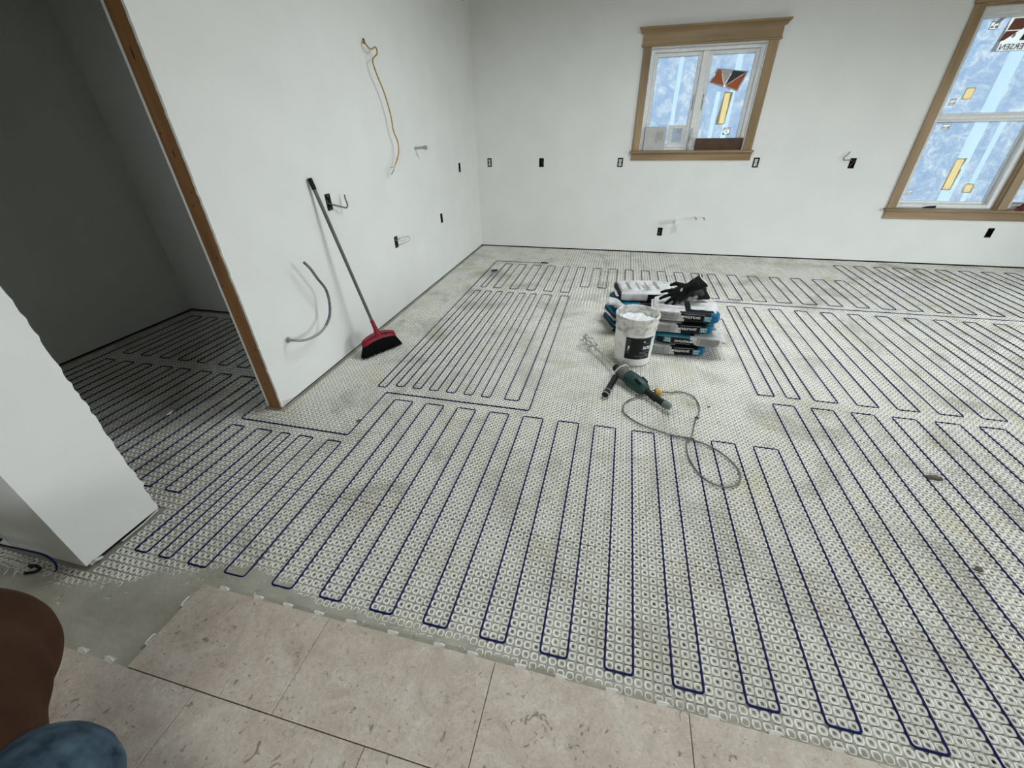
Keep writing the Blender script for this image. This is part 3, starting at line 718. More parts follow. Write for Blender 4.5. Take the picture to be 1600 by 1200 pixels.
# things on the sill of window 1
bx = empty('carton', (.195, Y0+.008, 1.2148), math.radians(4)); tag(bx, 'white folded carton standing at the left end of the small window sill', 'box')
b = MB(); b.bbox(-.125, .120, -.03, .024, .0, .245, .002, M=Matrix.Rotation(math.radians(-3), 4, 'X')); b.build('carton_body', mat('grey_white_card', (.46, .455, .44, 1), .7), bx)
b = MB(); b.add([(-.13, -.027, .243), (.122, -.027, .262), (.124, .035, .258), (-.128, .035, .242)], [(0, 1, 2, 3)]); b.build('carton_flap', mat('grey_white_card', (.46, .455, .44, 1), .7), bx)
b = MB(); b.tube(smooth_path([(.01, -.034, .19), (.004, -.041, .15), (.012, -.042, .11), (.03, -.040, .085)]), .003, 6); b.box(.035, .085, -.0345, -.033, .12, .2); b.build('carton_seam', GREYPR, bx)
ct = empty('window_crank', (.603, Y0+.028, 1.2148)); tag(ct, 'clear plastic wrapped window crank standing at the middle post of the small window', 'hardware')
PLAS = mat('clear_wrap', (.55, .57, .56, 1), .25, col2=(.30, .32, .31, 1), scale=35, spec=.8)
b = MB(); b.lathe([(.028, 0), (.031, .004), (.030, .07), (.022, .10), (.024, .13), (.022, .17), (.012, .2), (.008, .225)], 14); b.build('plastic_wrap', PLAS, ct, smooth=True)
b = MB(); b.lathe([(.0255, .100), (.0262, .104), (.0262, .112), (.0255, .116)], 14); b.lathe([(.0255, .128), (.0262, .131), (.0262, .137), (.0255, .14)], 14); b.build('band', GREYPR, ct)
cb = MB(); cb.bbox(.662, 1.180, Y0+.018, Y0+.030, 1.2148, 1.338, .001)
o = tag(cb.build('cardboard_strip', BROWN_CARD), 'dark brown cardboard strip standing along the right half of the small window sill', 'cardboard')

# ---- window 2: tall unit with upper and lower sashes, and a second opening beside it
w2 = empty('window_2', (0, 0, 0), kind='structure')
b = MB(); strip(b, 2.882, 2.966, .620, 2.383); b.build('side_casing', CASING, w2)
b = MB(); strip(b, 4.949, 5.033, .620, 2.383); b.build('side_casing', CASING, w2)
b = MB(); strip(b, 2.87, 5.045, 2.386, 2.49, .022); b.build('head_casing', CASING_H, w2)
b = MB(); strip(b, 3.929, 4.011, .620, 2.383); b.build('mullion_casing', CASING, w2)
b = MB(); b.bbox(2.862, 5.055, Y0-.048, Y0+.06, .592, .6195, .005); b.build('window_stool', CASING_H, w2)
b = MB(); strip(b, 2.885, 5.03, .505, .592, .018); b.build('apron', CASING_H, w2)
for x0, x1 in ((2.965, 3.93), (4.01, 4.95)):
    b = MB()
    b.box(x0+.0005, x0+.016, Y0+.001, Y0+.06, .6205, 2.3845); b.box(x1-.016, x1-.0005, Y0+.001, Y0+.06, .6205, 2.3845); b.box(x0+.016, x1-.016, Y0+.001, Y0+.06, 2.371, 2.3845)
    b.build('jamb_liner', CASING, w2)
    b = MB()
    b.bbox(x0+.016, x0+.058, Y0+.04, Y0+.13, .6205, 2.371, .003); b.bbox(x1-.075, x1-.016, Y0+.04, Y0+.13, .6205, 2.371, .003)
    b.bbox(x0+.056, x1-.073, Y0+.041, Y0+.129, 2.315, 2.371, .003); b.bbox(x0+.056, x1-.073, Y0+.041, Y0+.129, .6205, .66, .003)
    b.build('window_frame', VINYL, w2)
    s_ = sash_frame('sash', x0+.060, x1-.077, 1.505, 2.313, .026, Y0+.090, Y0+.127, w2)
    s_ = sash_frame('sash', x0+.060, x1-.077, .662, 1.478, .026, Y0+.090, Y0+.127, w2)
    b = MB(); b.bbox(x0+.058, x1-.075, Y0+.07, Y0+.126, 1.474, 1.510, .004); b.build('meeting_rail', VINYL, w2)
TL = 'yellow masking tape piece'
tag(quad_sheet('tape_strip', TAPE_Y, [(3.175, 1.648), (3.262, 1.648), (3.262, 1.748), (3.182, 1.748)], w2, GY-.010), TL)
tag(quad_sheet('tape_strip', TAPE_Y, [(3.385, .80), (3.478, .80), (3.488, 1.0), (3.472, 1.02), (3.492, 1.115), (3.395, 1.115)], w2, GY-.010), TL)
tag(quad_sheet('tape_strip', TAPE_Y, [(3.59, .775), (3.685, .775), (3.675, .865), (3.60, .87)], w2, GY-.010), TL)
def small_label(x, z, parent, w=.055, h=.06):
    q = quad_sheet('paper_label', PAPER_T, [(x, z), (x+w, z), (x+w+.004, z+h), (x+.004, z+h)], parent, GY-.010)
    b = MB(); b.box(x+.012, x+w*.45, GY-.0114, GY-.0106, z+.012, z+.028); b.box(x+w*.6, x+w-.006, GY-.0114, GY-.0106, z+.01, z+.03); b.box(x+.008, x+w-.01, GY-.0114, GY-.0106, z+h*.72, z+h*.85)
    b.build('print_marks', GREYPR, q)
small_label(3.07, .745, w2); small_label(3.115, 1.385, w2, .08); small_label(3.085, 1.60, w2); sl = small_label(3.13, 2.20, w2, .075, .075)
b = MB(); b.add([(3.165, GY-.013, 2.255), (3.155, GY-.013, 2.235), (3.19, GY-.014, 2.245), (3.235, GY-.013, 2.29), (3.225, GY-.014, 2.298), (3.18, GY-.013, 2.278)], [(0, 1, 2, 3, 4, 5)]); b.build('curled_tape', GREYPR, w2)
# maker's sticker, read from outside so it stands mirrored; most of it lies beyond the frame
st = quad_sheet('sticker', PAPER_T, [(3.235, 2.03), (3.72, 2.03), (3.72, 2.30), (3.275, 2.30)], w2, GY-.010); tag(st, 'white sticker with a red brown triangle and mirrored lettering')
REDP = mat('red_brown_print', (.20, .065, .04, 1), .6)
quad_sheet('red_triangle', REDP, [(3.285, 2.19), (3.305, 2.275), (3.47, 2.275), (3.40, 2.19)], st, GY-.0112)
quad_sheet('red_triangle', REDP, [(3.262, 2.105), (3.283, 2.183), (3.385, 2.183), (3.30, 2.115)], st, GY-.0112)
quad_sheet('print_marks', GREYPR, [(3.345, 2.135), (3.365, 2.130), (3.375, 2.16), (3.355, 2.165)], st, GY-.0112)
quad_sheet('print_marks', BKP, [(3.42, 2.11), (3.47, 2.11), (3.48, 2.17), (3.435, 2.16)], st, GY-.0112)
Mx = Matrix(((-1, 0, 0, 3.635), (0, 0, 1, GY-.0118), (0, 1, 0, 2.043), (0, 0, 0, 1)))
v_, f_ = text_mesh('ANDERSEN', .062, Mx, 'LEFT', 0, 1.12, .001); b = MB(); b.add(v_, f_); b.build('lettering', BKP, st)
# small things on the long sill
b = MB(); b.add([(3.245, Y0+.03, .6202), (3.27, Y0+.02, .6202), (3.37, Y0+.02, .6202), (3.385, Y0+.035, .6202), (3.38, Y0+.03, .648), (3.30, Y0+.03, .640), (3.25, Y0+.03, .626)], [(0, 1, 2, 3), (0, 1, 6), (1, 2, 5, 6), (2, 4, 5), (2, 3, 4), (0, 6, 5, 4, 3)])
tag(b.build('offcut', BLACK), 'small dark wedge lying on the sill of the tall window', 'offcut')
b = MB(); b.bbox(3.05, 3.16, Y0+.012, Y0+.028, .6200, .627, .001); tag(b.build('offcut', GREYPR), 'thin grey sliver on the left end of the tall window sill', 'offcut')
rg = empty('rag', (4.12, Y0-.012, .6198)); tag(rg, 'dark red crumpled cloth on the sill at the right edge of the photo', 'cloth')
REDR = mat('dark_red_cloth', (.16, .022, .022, 1), .8, col2=(.09, .012, .012, 1), scale=30)
fuse('cloth_body', [('c', (0, 0, .024), (.11, .02, .03), .022, .03), ('c', (.02, .01, .03), (.05, .0, .085), .018, .02), ('c', (.06, 0, .03), (.1, .01, .11), .016, .018), ('c', (.09, .01, .03), (.16, .0, .085), .018, .02), ('c', (0, -.02, .016), (-.045, -.03, .014), .012, .010), ('c', (.03, -.02, .016), (.0, -.04, .014), .012, .010)], REDR, rg, .005, 2)

# ================================================================== BOXES, PIPES AND WIRES IN THE WALLS
def M_wall(x, y, z, side):
    """local x along the wall to the right, local y into the room (out of the wall), local z up"""
    if side == 'back':      # outward = -Y ; right = +X
        return Matrix(((1, 0, 0, x), (0, -1, 0, y), (0, 0, 1, z), (0, 0, 0, 1)))
    return Matrix(((0, 1, 0, x), (1, 0, 0, y), (0, 0, 1, z), (0, 0, 0, 1)))  # left wall: outward = +X, right = +Y
def elec_box(x, y, z, side, label, w=.06, h=.102, material=BLACK, style='deep', wires=(), name='electrical_box'):
    e = empty(name, (x, y, z)); tag(e, label, 'outlet box')
    M = Matrix.Translation((-x, -y, -z)) @ M_wall(x, y, z, side)
    b = MB(); t = .004; ww, hh = w/2-.0012, h/2-.0012
    o_, d_ = .003, -.060
    if style == 'ring':
        t = .011; d_ = -.006
    ring = lambda s: [(-ww+s, -hh+s), (ww-s, -hh+s), (ww-s, hh-s), (-ww+s, hh-s)]
    A = [M @ Vector((px_, o_, pz_)) for px_, pz_ in ring(0)]; Bv = [M @ Vector((px_, o_, pz_)) for px_, pz_ in ring(t)]
    Cv = [M @ Vector((px_, d_, pz_)) for px_, pz_ in ring(t)]; Dv = [M @ Vector((px_, d_-.002, pz_)) for px_, pz_ in ring(0)]
    vs = A+Bv+Cv+Dv
    F = []
    for i in range(4):
        j = (i+1) % 4
        F += [(i, j, j+4, i+4), (i+4, j+4, j+8, i+8), (j, i, i+12, j+12)]
    F += [(8, 9, 10, 11), (12, 13, 14, 15)]
    b.add(vs, F); b.build('box_shell', material, e)
    for s in (-1, 1) if style != 'ring' else ():   # screw ears
        b = MB(); b.bbox(-.009, .009, .002, .0055, s*(h/2-.014)-.006, s*(h/2-.014)+.006, .001, M=M); b.build('screw_ear', material, e)
    if style == 'ring':
        b = MB(); b.box(-ww+t-.001, ww-t+.001, -.0055, -.003, -hh+t-.001, hh-t+.001, M=M); b.build('back_plate', mat('grey_white_back', (.55, .56, .55, 1), .7), e)
        b = MB()
        b.bbox(ww-t-.006, ww-t+.001, -.004, .003, -.009, .009, .001, M=M); b.build('mounting_tab', material, e)
        b = MB(); b.bbox(-ww+t-.001, -ww+t+.006, -.004, .003, -.009, .009, .001, M=M); b.build('mounting_tab', material, e)
    for pts, r, mt in wires:
        b = MB(); b.tube(smooth_path([M @ Vector(p) for p in pts], 6), r, 6); b.build('wire', mt, e, smooth=True)
    return e
elec_box(-1.894, Y0, 1.090, 'back', 'black open box ring nearest the corner on the back wall', .054, .102, BLACK, 'ring')
elec_box(-1.186, Y0, 1.088, 'back', 'solid black outlet box second from the corner on the back wall', wires=[([(-.01, -.05, .03), (0, -.012, .02), (.012, -.006, -.005), (0, -.012, -.03)], .002, GREYW)])
elec_box(-.182, Y0, 1.088, 'back', 'black open box ring just left of the small window', .062, .102, BLACK, 'ring')
elec_box(1.376, Y0, 1.085, 'back', 'black open box ring just right of the small window', .062, .102, BLACK, 'ring')
elec_box(2.370, Y0, 1.076, 'back', 'black outlet box with a bent grey wire between the two windows', wires=[([(0, -.05, .02), (-.01, -.01, .03), (-.06, .03, .035), (-.105, .035, .035), (-.115, .03, .06), (-.09, .025, .085), (-.07, .02, .115)], .0045, GREYW), ([(.01, -.05, .02), (.018, -.006, .025), (-.01, -.004, -.02), (-.02, -.03, -.03)], .0018, COPPER)])
elec_box(.431, Y0, .275, 'back', 'low black outlet box under the small window beside the drain pipe', wires=[([(-.01, -.05, .03), (.0, -.01, .0), (-.01, -.012, -.03)], .002, WHITEW)])
elec_box(3.994, Y0, .376, 'back', 'low black outlet box under the tall window')
elec_box(ROOM_X0, 1.972, 1.081, 'left', 'metal outlet box with a black wire beside the broom handle', .058, .104, STEEL, wires=[([(.0, -.05, .0), (.01, .0, -.012), (.06, .04, -.035), (.115, .05, -.052), (.135, .05, -.03), (.132, .045, .0), (.14, .04, .03)], .0055, GREYW), ([(-.01, -.05, .03), (.0, -.01, .01), (.01, -.02, -.02)], .002, COPPER)])
elec_box(ROOM_X0, 2.796, .626, 'left', 'metal outlet box with loose looped wires low on the left wall', .058, .099, STEEL, wires=[([(.01, -.05, .0), (.02, .0, .02), (.09, .05, .03), (.14, .06, .02), (.16, .055, -.01), (.12, .05, -.022), (.02, .01, -.03)], .0022, GREYW), ([(.01, -.05, .03), (.03, .01, .02), (.07, .04, -.005), (.12, .06, .025), (.15, .055, .01)], .0018, COPPER), ([(.0, -.05, .03), (.03, .02, .0), (.06, .04, .012)], .0018, WHITEW)])
elec_box(ROOM_X0, 3.891, .635, 'left', 'narrow black box low on the left wall nearer the corner', .056, .097, BLACK)
elec_box(ROOM_X0, 4.599, 1.086, 'left', 'upper black box on the left wall nearest the corner', .056, .100, BLACK)

e = empty('drain_pipe', (.605, Y0, .41)); tag(e, 'white plastic drain stub with a cap sticking out of the back wall', 'pipe')
b = MB(); b.tube([(.0, .0, 0), (0, -.085, -.003)], .022, 16); b.build('pipe_stub', PVC, e, smooth=True)
b = MB(); b.tube([(0, -.07, -.002), (0, -.075, -.003), (0, -.125, -.005), (0, -.128, -.005)], [.0225, .028, .028, .025], 16); b.build('pipe_coupling', PVC, e, smooth=True)
b = MB(); b.lathe([(.031, 0), (.031, .004), (.024, .006)], 16, Matrix.Rotation(math.radians(90), 4, 'X')); b.build('wall_collar', PVC, e)
for i, x in enumerate((.838, .935)):
    e = empty('supply_pipe', (x, Y0, .462)); tag(e, ('left' if i == 0 else 'right')+' of the two thin grey supply stubs beside the drain pipe', 'pipe', 'water supply stubs')
    b = MB(); b.tube([(0, 0, .004), (0, -.03, .004), (.006, -.075, -.006), (.012, -.11, -.010)], [.0075, .0075, .0078, .0078], 10); b.build('pipe_stub', mat('pale_grey_pipe', (.42, .43, .42, 1), .4), e, smooth=True)
    b = MB(); b.tube([(.0095, -.098, -.0085), (.013, -.116, -.0105)], [.0098, .0098], 10); b.build('pipe_cap', PVC, e, smooth=True)
e = empty('gas_pipe', (ROOM_X0, 3.425, 1.340)); tag(e, 'short capped grey pipe stub on the left wall below the yellow cable', 'pipe')
b = MB(); b.tube([(0, 0, 0), (.095, .01, .003)], .0115, 14); b.build('pipe_stub', CHROME, e, smooth=True)
b = MB(); b.tube([(.085, .009, .003), (.087, .009, .003), (.118, .0125, .004), (.120, .0125, .004)], [.012, .0165, .0165, .013], 8); b.build('pipe_cap', CHROME, e)

e = empty('yellow_cable', (ROOM_X0, 2.801, 2.042)); tag(e, 'yellow electrical cable hanging out of the left wall above the broom', 'cable')
yp = [(-2.062, 2.79, 2.045), (-2.035, 2.76, 2.025), (-2.02, 2.80, 1.994), (-2.01, 2.862, 2.012), (-2.005, 2.862, 1.974), (-2.01, 2.79, 1.929), (-2.01, 2.815, 1.852), (-2.012, 2.894, 1.739), (-2.012, 2.946, 1.593), (-2.012, 2.955, 1.482), (-2.01, 2.998, 1.403), (-2.006, 2.972, 1.32), (-2.0, 2.88, 1.245)]
loc = Vector(e.location)
b = MB(); b.tube(smooth_path([Vector(p)-loc for p in yp], 7), .0052, 8); b.build('cable_jacket', YELLOW, e, smooth=True)
for k, (dy, dz) in enumerate(((-.075, -.040), (-.10, -.055), (-.118, -.048))):
    b = MB(); st_ = Vector(yp[-1])-loc; b.tube(smooth_path([st_, st_+Vector((.004*k, dy*.5, dz*.55+.012*(k-1))), st_+Vector((.012*(k-1), dy, dz+.030*(k-1)))], 5), .0026, 6)
    b.build('wire', (BLACK, WHITEW, COPPER)[k], e, smooth=True)
b = MB(); b.lathe([(.017, 0), (.017, .002), (.008, .003)], 12, Matrix.Rotation(math.radians(90), 4, 'Y')); b.build('wall_hole', BLACKM, e)
e = empty('grey_cable', (ROOM_X0, 1.249, .383)); tag(e, 'thick grey cable curving up out of the lower left wall', 'cable')
gp = [(-2.064, 1.249, .383), (-2.01, 1.228, .396), (-1.97, 1.255, .385), (-1.965, 1.334, .365), (-1.965, 1.447, .364), (-1.965, 1.546, .414), (-1.965, 1.590, .499), (-1.965, 1.592, .598), (-1.965, 1.541, .691), (-1.965, 1.503, .765), (-1.97, 1.469, .814)]
loc = Vector(e.location); sm = smooth_path([Vector(p)-loc for p in gp], 7); h_ = int(len(sm)*.45)
b = MB(); b.tube(sm[:h_+1], .0085, 10); b.build('cable_jacket', mat('light_grey_jacket', (.28, .29, .29, 1), .5), e, smooth=True)
b = MB(); b.tube(sm[h_:], .0088, 10); b.build('cable_jacket', GREYW, e, smooth=True)
b = MB(); b.lathe([(.02, 0), (.02, .002), (.01, .004)], 12, Matrix.Rotation(math.radians(90), 4, 'Y')); b.build('wall_hole', mat('hole_edge', (.3, .3, .29, 1), .9), e)
b = MB(); b.tube(smooth_path([(-2.064, 4.99, 2.72), (-2.03, 4.99, 2.70), (-2.02, 4.985, 2.66)], 5), .006, 8); tag(b.build('wire_stub', GREYW, smooth=True), 'short dark wire stub high in the corner of the left wall', 'cable')
# blue lead and mesh threads by the near wall end
lp = [(-2.50, -.121, .075), (-2.455, -.128, .090), (-2.465, -.140, .072), (-2.337, -.142, .086), (-2.204, -.145, .102), (-2.152, -.148, .099), (-2.138, -.150, .066), (-2.160, -.152, .025), (-2.185, -.155, .004)]
b = MB(); b.tube(smooth_path(lp, 7), .0038, 8); tag(b.build('blue_lead', BLUEC, smooth=True), 'loose blue cable end curling along the near wall end on the left', 'cable')
b = MB(); rs = random.Random(5)
for k in range(9):
    x = -2.46+rs.random()*.11; y = -.135-rs.random()*.05
    b.tube(smooth_path([(x, y, .006), (x+.02, y-.012, .03+rs.random()*.04), (x+.05+rs.random()*.03, y-.01, .03), (x+.06, y-.03, .008)], 5), .0016, 5)
b.tube(smooth_path([(-2.43, -.12, .02), (-2.435, -.125, .09), (-2.43, -.122, .16)], 4), .0016, 5)
tag(b.build('mesh_threads', WHITEW, smooth=True), 'frayed white mesh threads on the mortar at the near wall end', 'threads', kind='stuff')
b = MB(); b.tube(smooth_path([(-2.285, -.165, .012), (-2.280, -.168, .03), (-2.245, -.165, .034), (-2.235, -.167, .02), (-2.255, -.178, .010), (-2.29, -.190, .008)], 5), .006, 7)
tag(b.build('cable_scrap', BLACK, smooth=True), 'short black scrap of cable at the near wall end', 'scrap')

# ================================================================== TILE LEVELLING CLIPS
ORD = ['first', 'second', 'third', 'fourth', 'fifth', 'sixth', 'seventh', 'eighth', 'ninth', 'tenth', 'eleventh', 'twelfth', 'thirteenth', 'fourteenth', 'fifteenth']
def clip(x, y, rz, label):
    e = empty('levelling_clip', (x, y, .0015), rz + random.uniform(-.08, .08)); tag(e, label, 'tile clip', 'white levelling clips along the tile edges')
    b = MB(); b.bbox(-.019, .019, -.004, .0125, .0, .0022, .0008); b.build('base_plate', CLIPM, e)
    b = MB(); lp_ = [(-.0175, .003, .002), (-.0175, .004, .0115), (-.012, .0045, .0150), (.012, .0045, .0150), (.0175, .004, .0115), (.0175, .003, .002)]
    b.tube(fillet(lp_, .004, 2), .0021, 6); b.build('clip_loop', CLIPM, e, smooth=True)
    return e
cx = [-1.443, -1.286, -1.156, -1.024, -.891, -.726, -.552, -.433, -.268, -.135, .025, .176, .323, .487, .647]
for i, x in enumerate(cx): clip(x, TILE_Y[0]+.0035, 0, ORD[i]+' white levelling clip from the left along the far edge of the front tiles')
clip(-1.5365, -.136, math.pi/2, 'far one of two white clips on the left end of the front tile row')
clip(-1.5365, -.274, math.pi/2, 'near one of two white clips on the left end of the front tile row')
clip(-1.741, TILE_Y[1]+.0035, 0, 'left one of two white clips by the mortar gap beside the person')
clip(-1.621, TILE_Y[1]+.0035, 0, 'right one of two white clips by the mortar gap beside the person')

# ================================================================== BUCKET
bk = empty('bucket', (.09, 2.17, 0)); tag(bk, 'white plastic bucket with a black label full of white mortar', 'bucket')
PAIL = mat('white_pail_plastic', (.74, .74, .71, 1), .45, col2=(.55, .54, .50, 1), scale=13, detail=8, lo=.36, hi=.5)
b = MB()
outer = [(.1405, .2551), (.1445, .258), (.1450, .266), (.1430, .269), (.1440, .300), (.1490, .303), (.1495, .312), (.1450, .315), (.1455, .340), (.1510, .344), (.1530, .352), (.1530, .366), (.1500, .370), (.1455, .370)]
inner = [(.1425, .366), (.140, .30), (.139, .27)]
b.lathe(outer+inner, 48, capb=False, capt=False); tag(b.build('pail_rim', mat('mortar_splashed_rim', (.66, .65, .60, 1), .6, col2=(.34, .33, .29, 1), scale=24, detail=9, lo=.36, hi=.56, bump=.3, bscale=70), bk, smooth=30), 'mortar splashed rim')
b = MB(); b.lathe([(.120, .001), (.130, .004), (.133, .012), (.1415, .255)], 48, capt=False); b.build('pail_body', PAIL, bk, smooth=30)
# mortar surface inside, lumpy
b = MB(); n, R_ = 36, 12; vs = [(0, 0, .318)]
for i in range(1, R_+1):
    r = .1415*i/R_
    for k in range(n):
        a = 2*math.pi*k/n; x, y = r*math.cos(a), r*math.sin(a)
        vs.append((x, y,   .316+.026*noise.noise(Vector((x*16, y*16, 3)))+.016*noise.noise(Vector((x*45, y*45, 8)))-.010*(i/R_)**3))
fs = [(0, 1+k, 1+(k+1) % n) for k in range(n)]+[(1+(i-1)*n+k, 1+i*n+k, 1+i*n+(k+1) % n, 1+(i-1)*n+(k+1) % n) for i in range(1, R_) for k in range(n)]
b.add(vs, fs); b.build('mortar_fill', mat('wet_white_mortar', (.86, .87, .88, 1), .35, col2=(.66, .66, .68, 1), scale=30, detail=6, bump=.4, bscale=60), bk, smooth=60)
def pail_r(z): return .133+(z-.012)*(.1415-.133)/(.255-.012)
def wrap(x, z, d=.0009):
    """local label coordinates (arc length from -90 deg, height) onto the pail"""
    r = pail_r(z)+d; a = math.radians(-94)+x/.138; return (r*math.cos(a), r*math.sin(a), z)
def patch(x0, x1, z0, z1, M_, name, d=.0009, n=14, parent=None):
    b = MB(); vs = []
    for j in range(3):
        for i in range(n+1): vs.append(wrap(x0+(x1-x0)*i/n, z0+(z1-z0)*j/2, d))
    b.add(vs, [(j*(n+1)+i, j*(n+1)+i+1, (j+1)*(n+1)+i+1, (j+1)*(n+1)+i) for j in range(2) for i in range(n)])
    return b.build(name, M_, parent or bk, smooth=True)
LABK = mat('black_label_print', (.006, .0065, .007, 1), .55, col2=(.012, .0125, .013, 1), scale=20, spec=.25)
lab = patch(-.054, .150, .062, .232, LABK, 'label'); tag(lab, 'black printed label')
patch(-.050, -.018, .105, .222, mat('dark_grey_print', (.035, .035, .035, 1), .6, col2=(.016, .016, .016, 1), scale=90), 'print_panel', .0013, parent=lab)
patch(.134, .150, .066, .222, mat('pale_blue_print', (.50, .68, .72, 1), .5), 'blue_strip', .0014, parent=lab)
patch(.02, .15, .086, .0885, GREYPR, 'print_line', .0014, parent=lab)
patch(-.034, -.024, .145, .166, SILVERTXT, 'print_mark', .0016, parent=lab); patch(-.036, -.030, .130, .140, SILVERTXT, 'print_mark', .0016, parent=lab)
def wrap_text(body, size, x, z, d=.0018, M_=SILVERTXT, sx=1, bold=0):
    v_, f_ = text_mesh(body, size, Matrix.Identity(4), sx=sx, bold=bold)
    b = MB(); b.add([wrap(x+p.x, z+p.y, d) for p in v_], f_); return b.build('lettering', M_, lab)
wrap_text('SOS', .034, .070, .142, bold=.0012); wrap_text('oooo ooooo oo', .010, .050, .118, M_=GREYPR); wrap_text('ooo ooooooo', .010, .050, .106, M_=GREYPR); wrap_text('o', .018, .072, .198, bold=.002); wrap_text('ooooo oo', .008, .080, .186, M_=GREYPR); wrap_text('2', .016, .100, .0925); wrap_text('ooo', .012, .06, .070, M_=GREYPR)
patch(-.030, -.008, .056, .063, PAIL, 'torn_spot', .0015, 4, parent=lab)
# bail handle resting down at the back
b = MB(); hp = [(.146*math.cos(a), .148*math.sin(a)+.006*math.sin(a), .262-.10*math.sin(a)) for a in [math.pi*k/14 for k in range(15)]]
b.tube([(x*1.035, y*1.035, z) for x, y, z in hp], .0025, 6); b.build('handle', CHROME, bk, smooth=True)

# ================================================================== MORTAR BAGS
BAGW = mat('bag_white', (.58, .58, .57, 1), .5, col2=(.40, .40, .39, 1), scale=16, detail=8, lo=.36, hi=.58)
BAGG = mat('bag_grey_print', (.34, .34, .325, 1), .5, col2=(.27, .27, .26, 1), scale=60)
BAGD = mat('bag_dark_print', (.15, .15, .145, 1), .5, col2=(.22, .22, .21, 1), scale=80)
BAGK = mat('bag_black', (.005, .0055, .007, 1), .5, col2=(.008, .009, .012, 1), scale=20, spec=.14)
BAGB = mat('bag_blue', (.002, .125, .235, 1), .5, col2=(.001, .085, .18, 1), scale=10, spec=.2)
BAGT = mat('bag_teal', (.03, .20, .23, 1), .4, col2=(.02, .13, .17, 1), scale=12)
BMATS = [BAGW, BAGG, BAGK, BAGB, BAGT, BAGD]
def bag_mesh(L, Wd, H, seed, zone):
    b = MB(); nx, ny, nz_ = 34, 24, 8
    def surf(u, v, w):
        p = (abs(u)**7+abs(v)**7+abs(w)**7)**(1/7); q = Vector((u, v, w))/p
        e = 1-.28*max(0, abs(q.x)-.72)/.28*abs(q.z)            # ends pinched towards the seal
        co = Vector((q.x*L/2, q.y*Wd/2, q.z*H/2*e))
        nn = noise.noise(Vector((co.x*9+seed, co.y*9, co.z*9)))*.0042+noise.noise(Vector((co.x*26+seed, co.y*26, co.z*20)))*.0026
        k = Vector((.3*q.x, .5*q.y, q.z)).normalized()
        return co+k*nn, q
    cache = {}
    def face(fn, a, c):
        for i in range(a):
            for j in range(c):
                qs = []; ctr = Vector((0, 0, 0))
                for di, dj in ((0, 0), (1, 0), (1, 1), (0, 1)):
                    uvw = fn(-1+2*(i+di)/a, -1+2*(j+dj)/c); key = tuple(round(t, 5) for t in uvw)
                    if key not in cache:
                        co, q = surf(*uvw); cache[key] = (len(b.v), q); b.v.append(tuple(co))
                    qs.append(cache[key][0]); ctr += cache[key][1]/4
                b.f.append(tuple(qs)); b.mi.append(zone(ctr.x, ctr.y, ctr.z))
    face(lambda s, t: (s, t, 1), nx, ny); face(lambda s, t: (t, s, -1), ny, nx)
    face(lambda s, t: (s, -1, t), nx, nz_); face(lambda s, t: (-s, 1, t), nx, nz_)
    face(lambda s, t: (1, s, t), ny, nz_); face(lambda s, t: (-1, -s, t), ny, nz_)
    return b
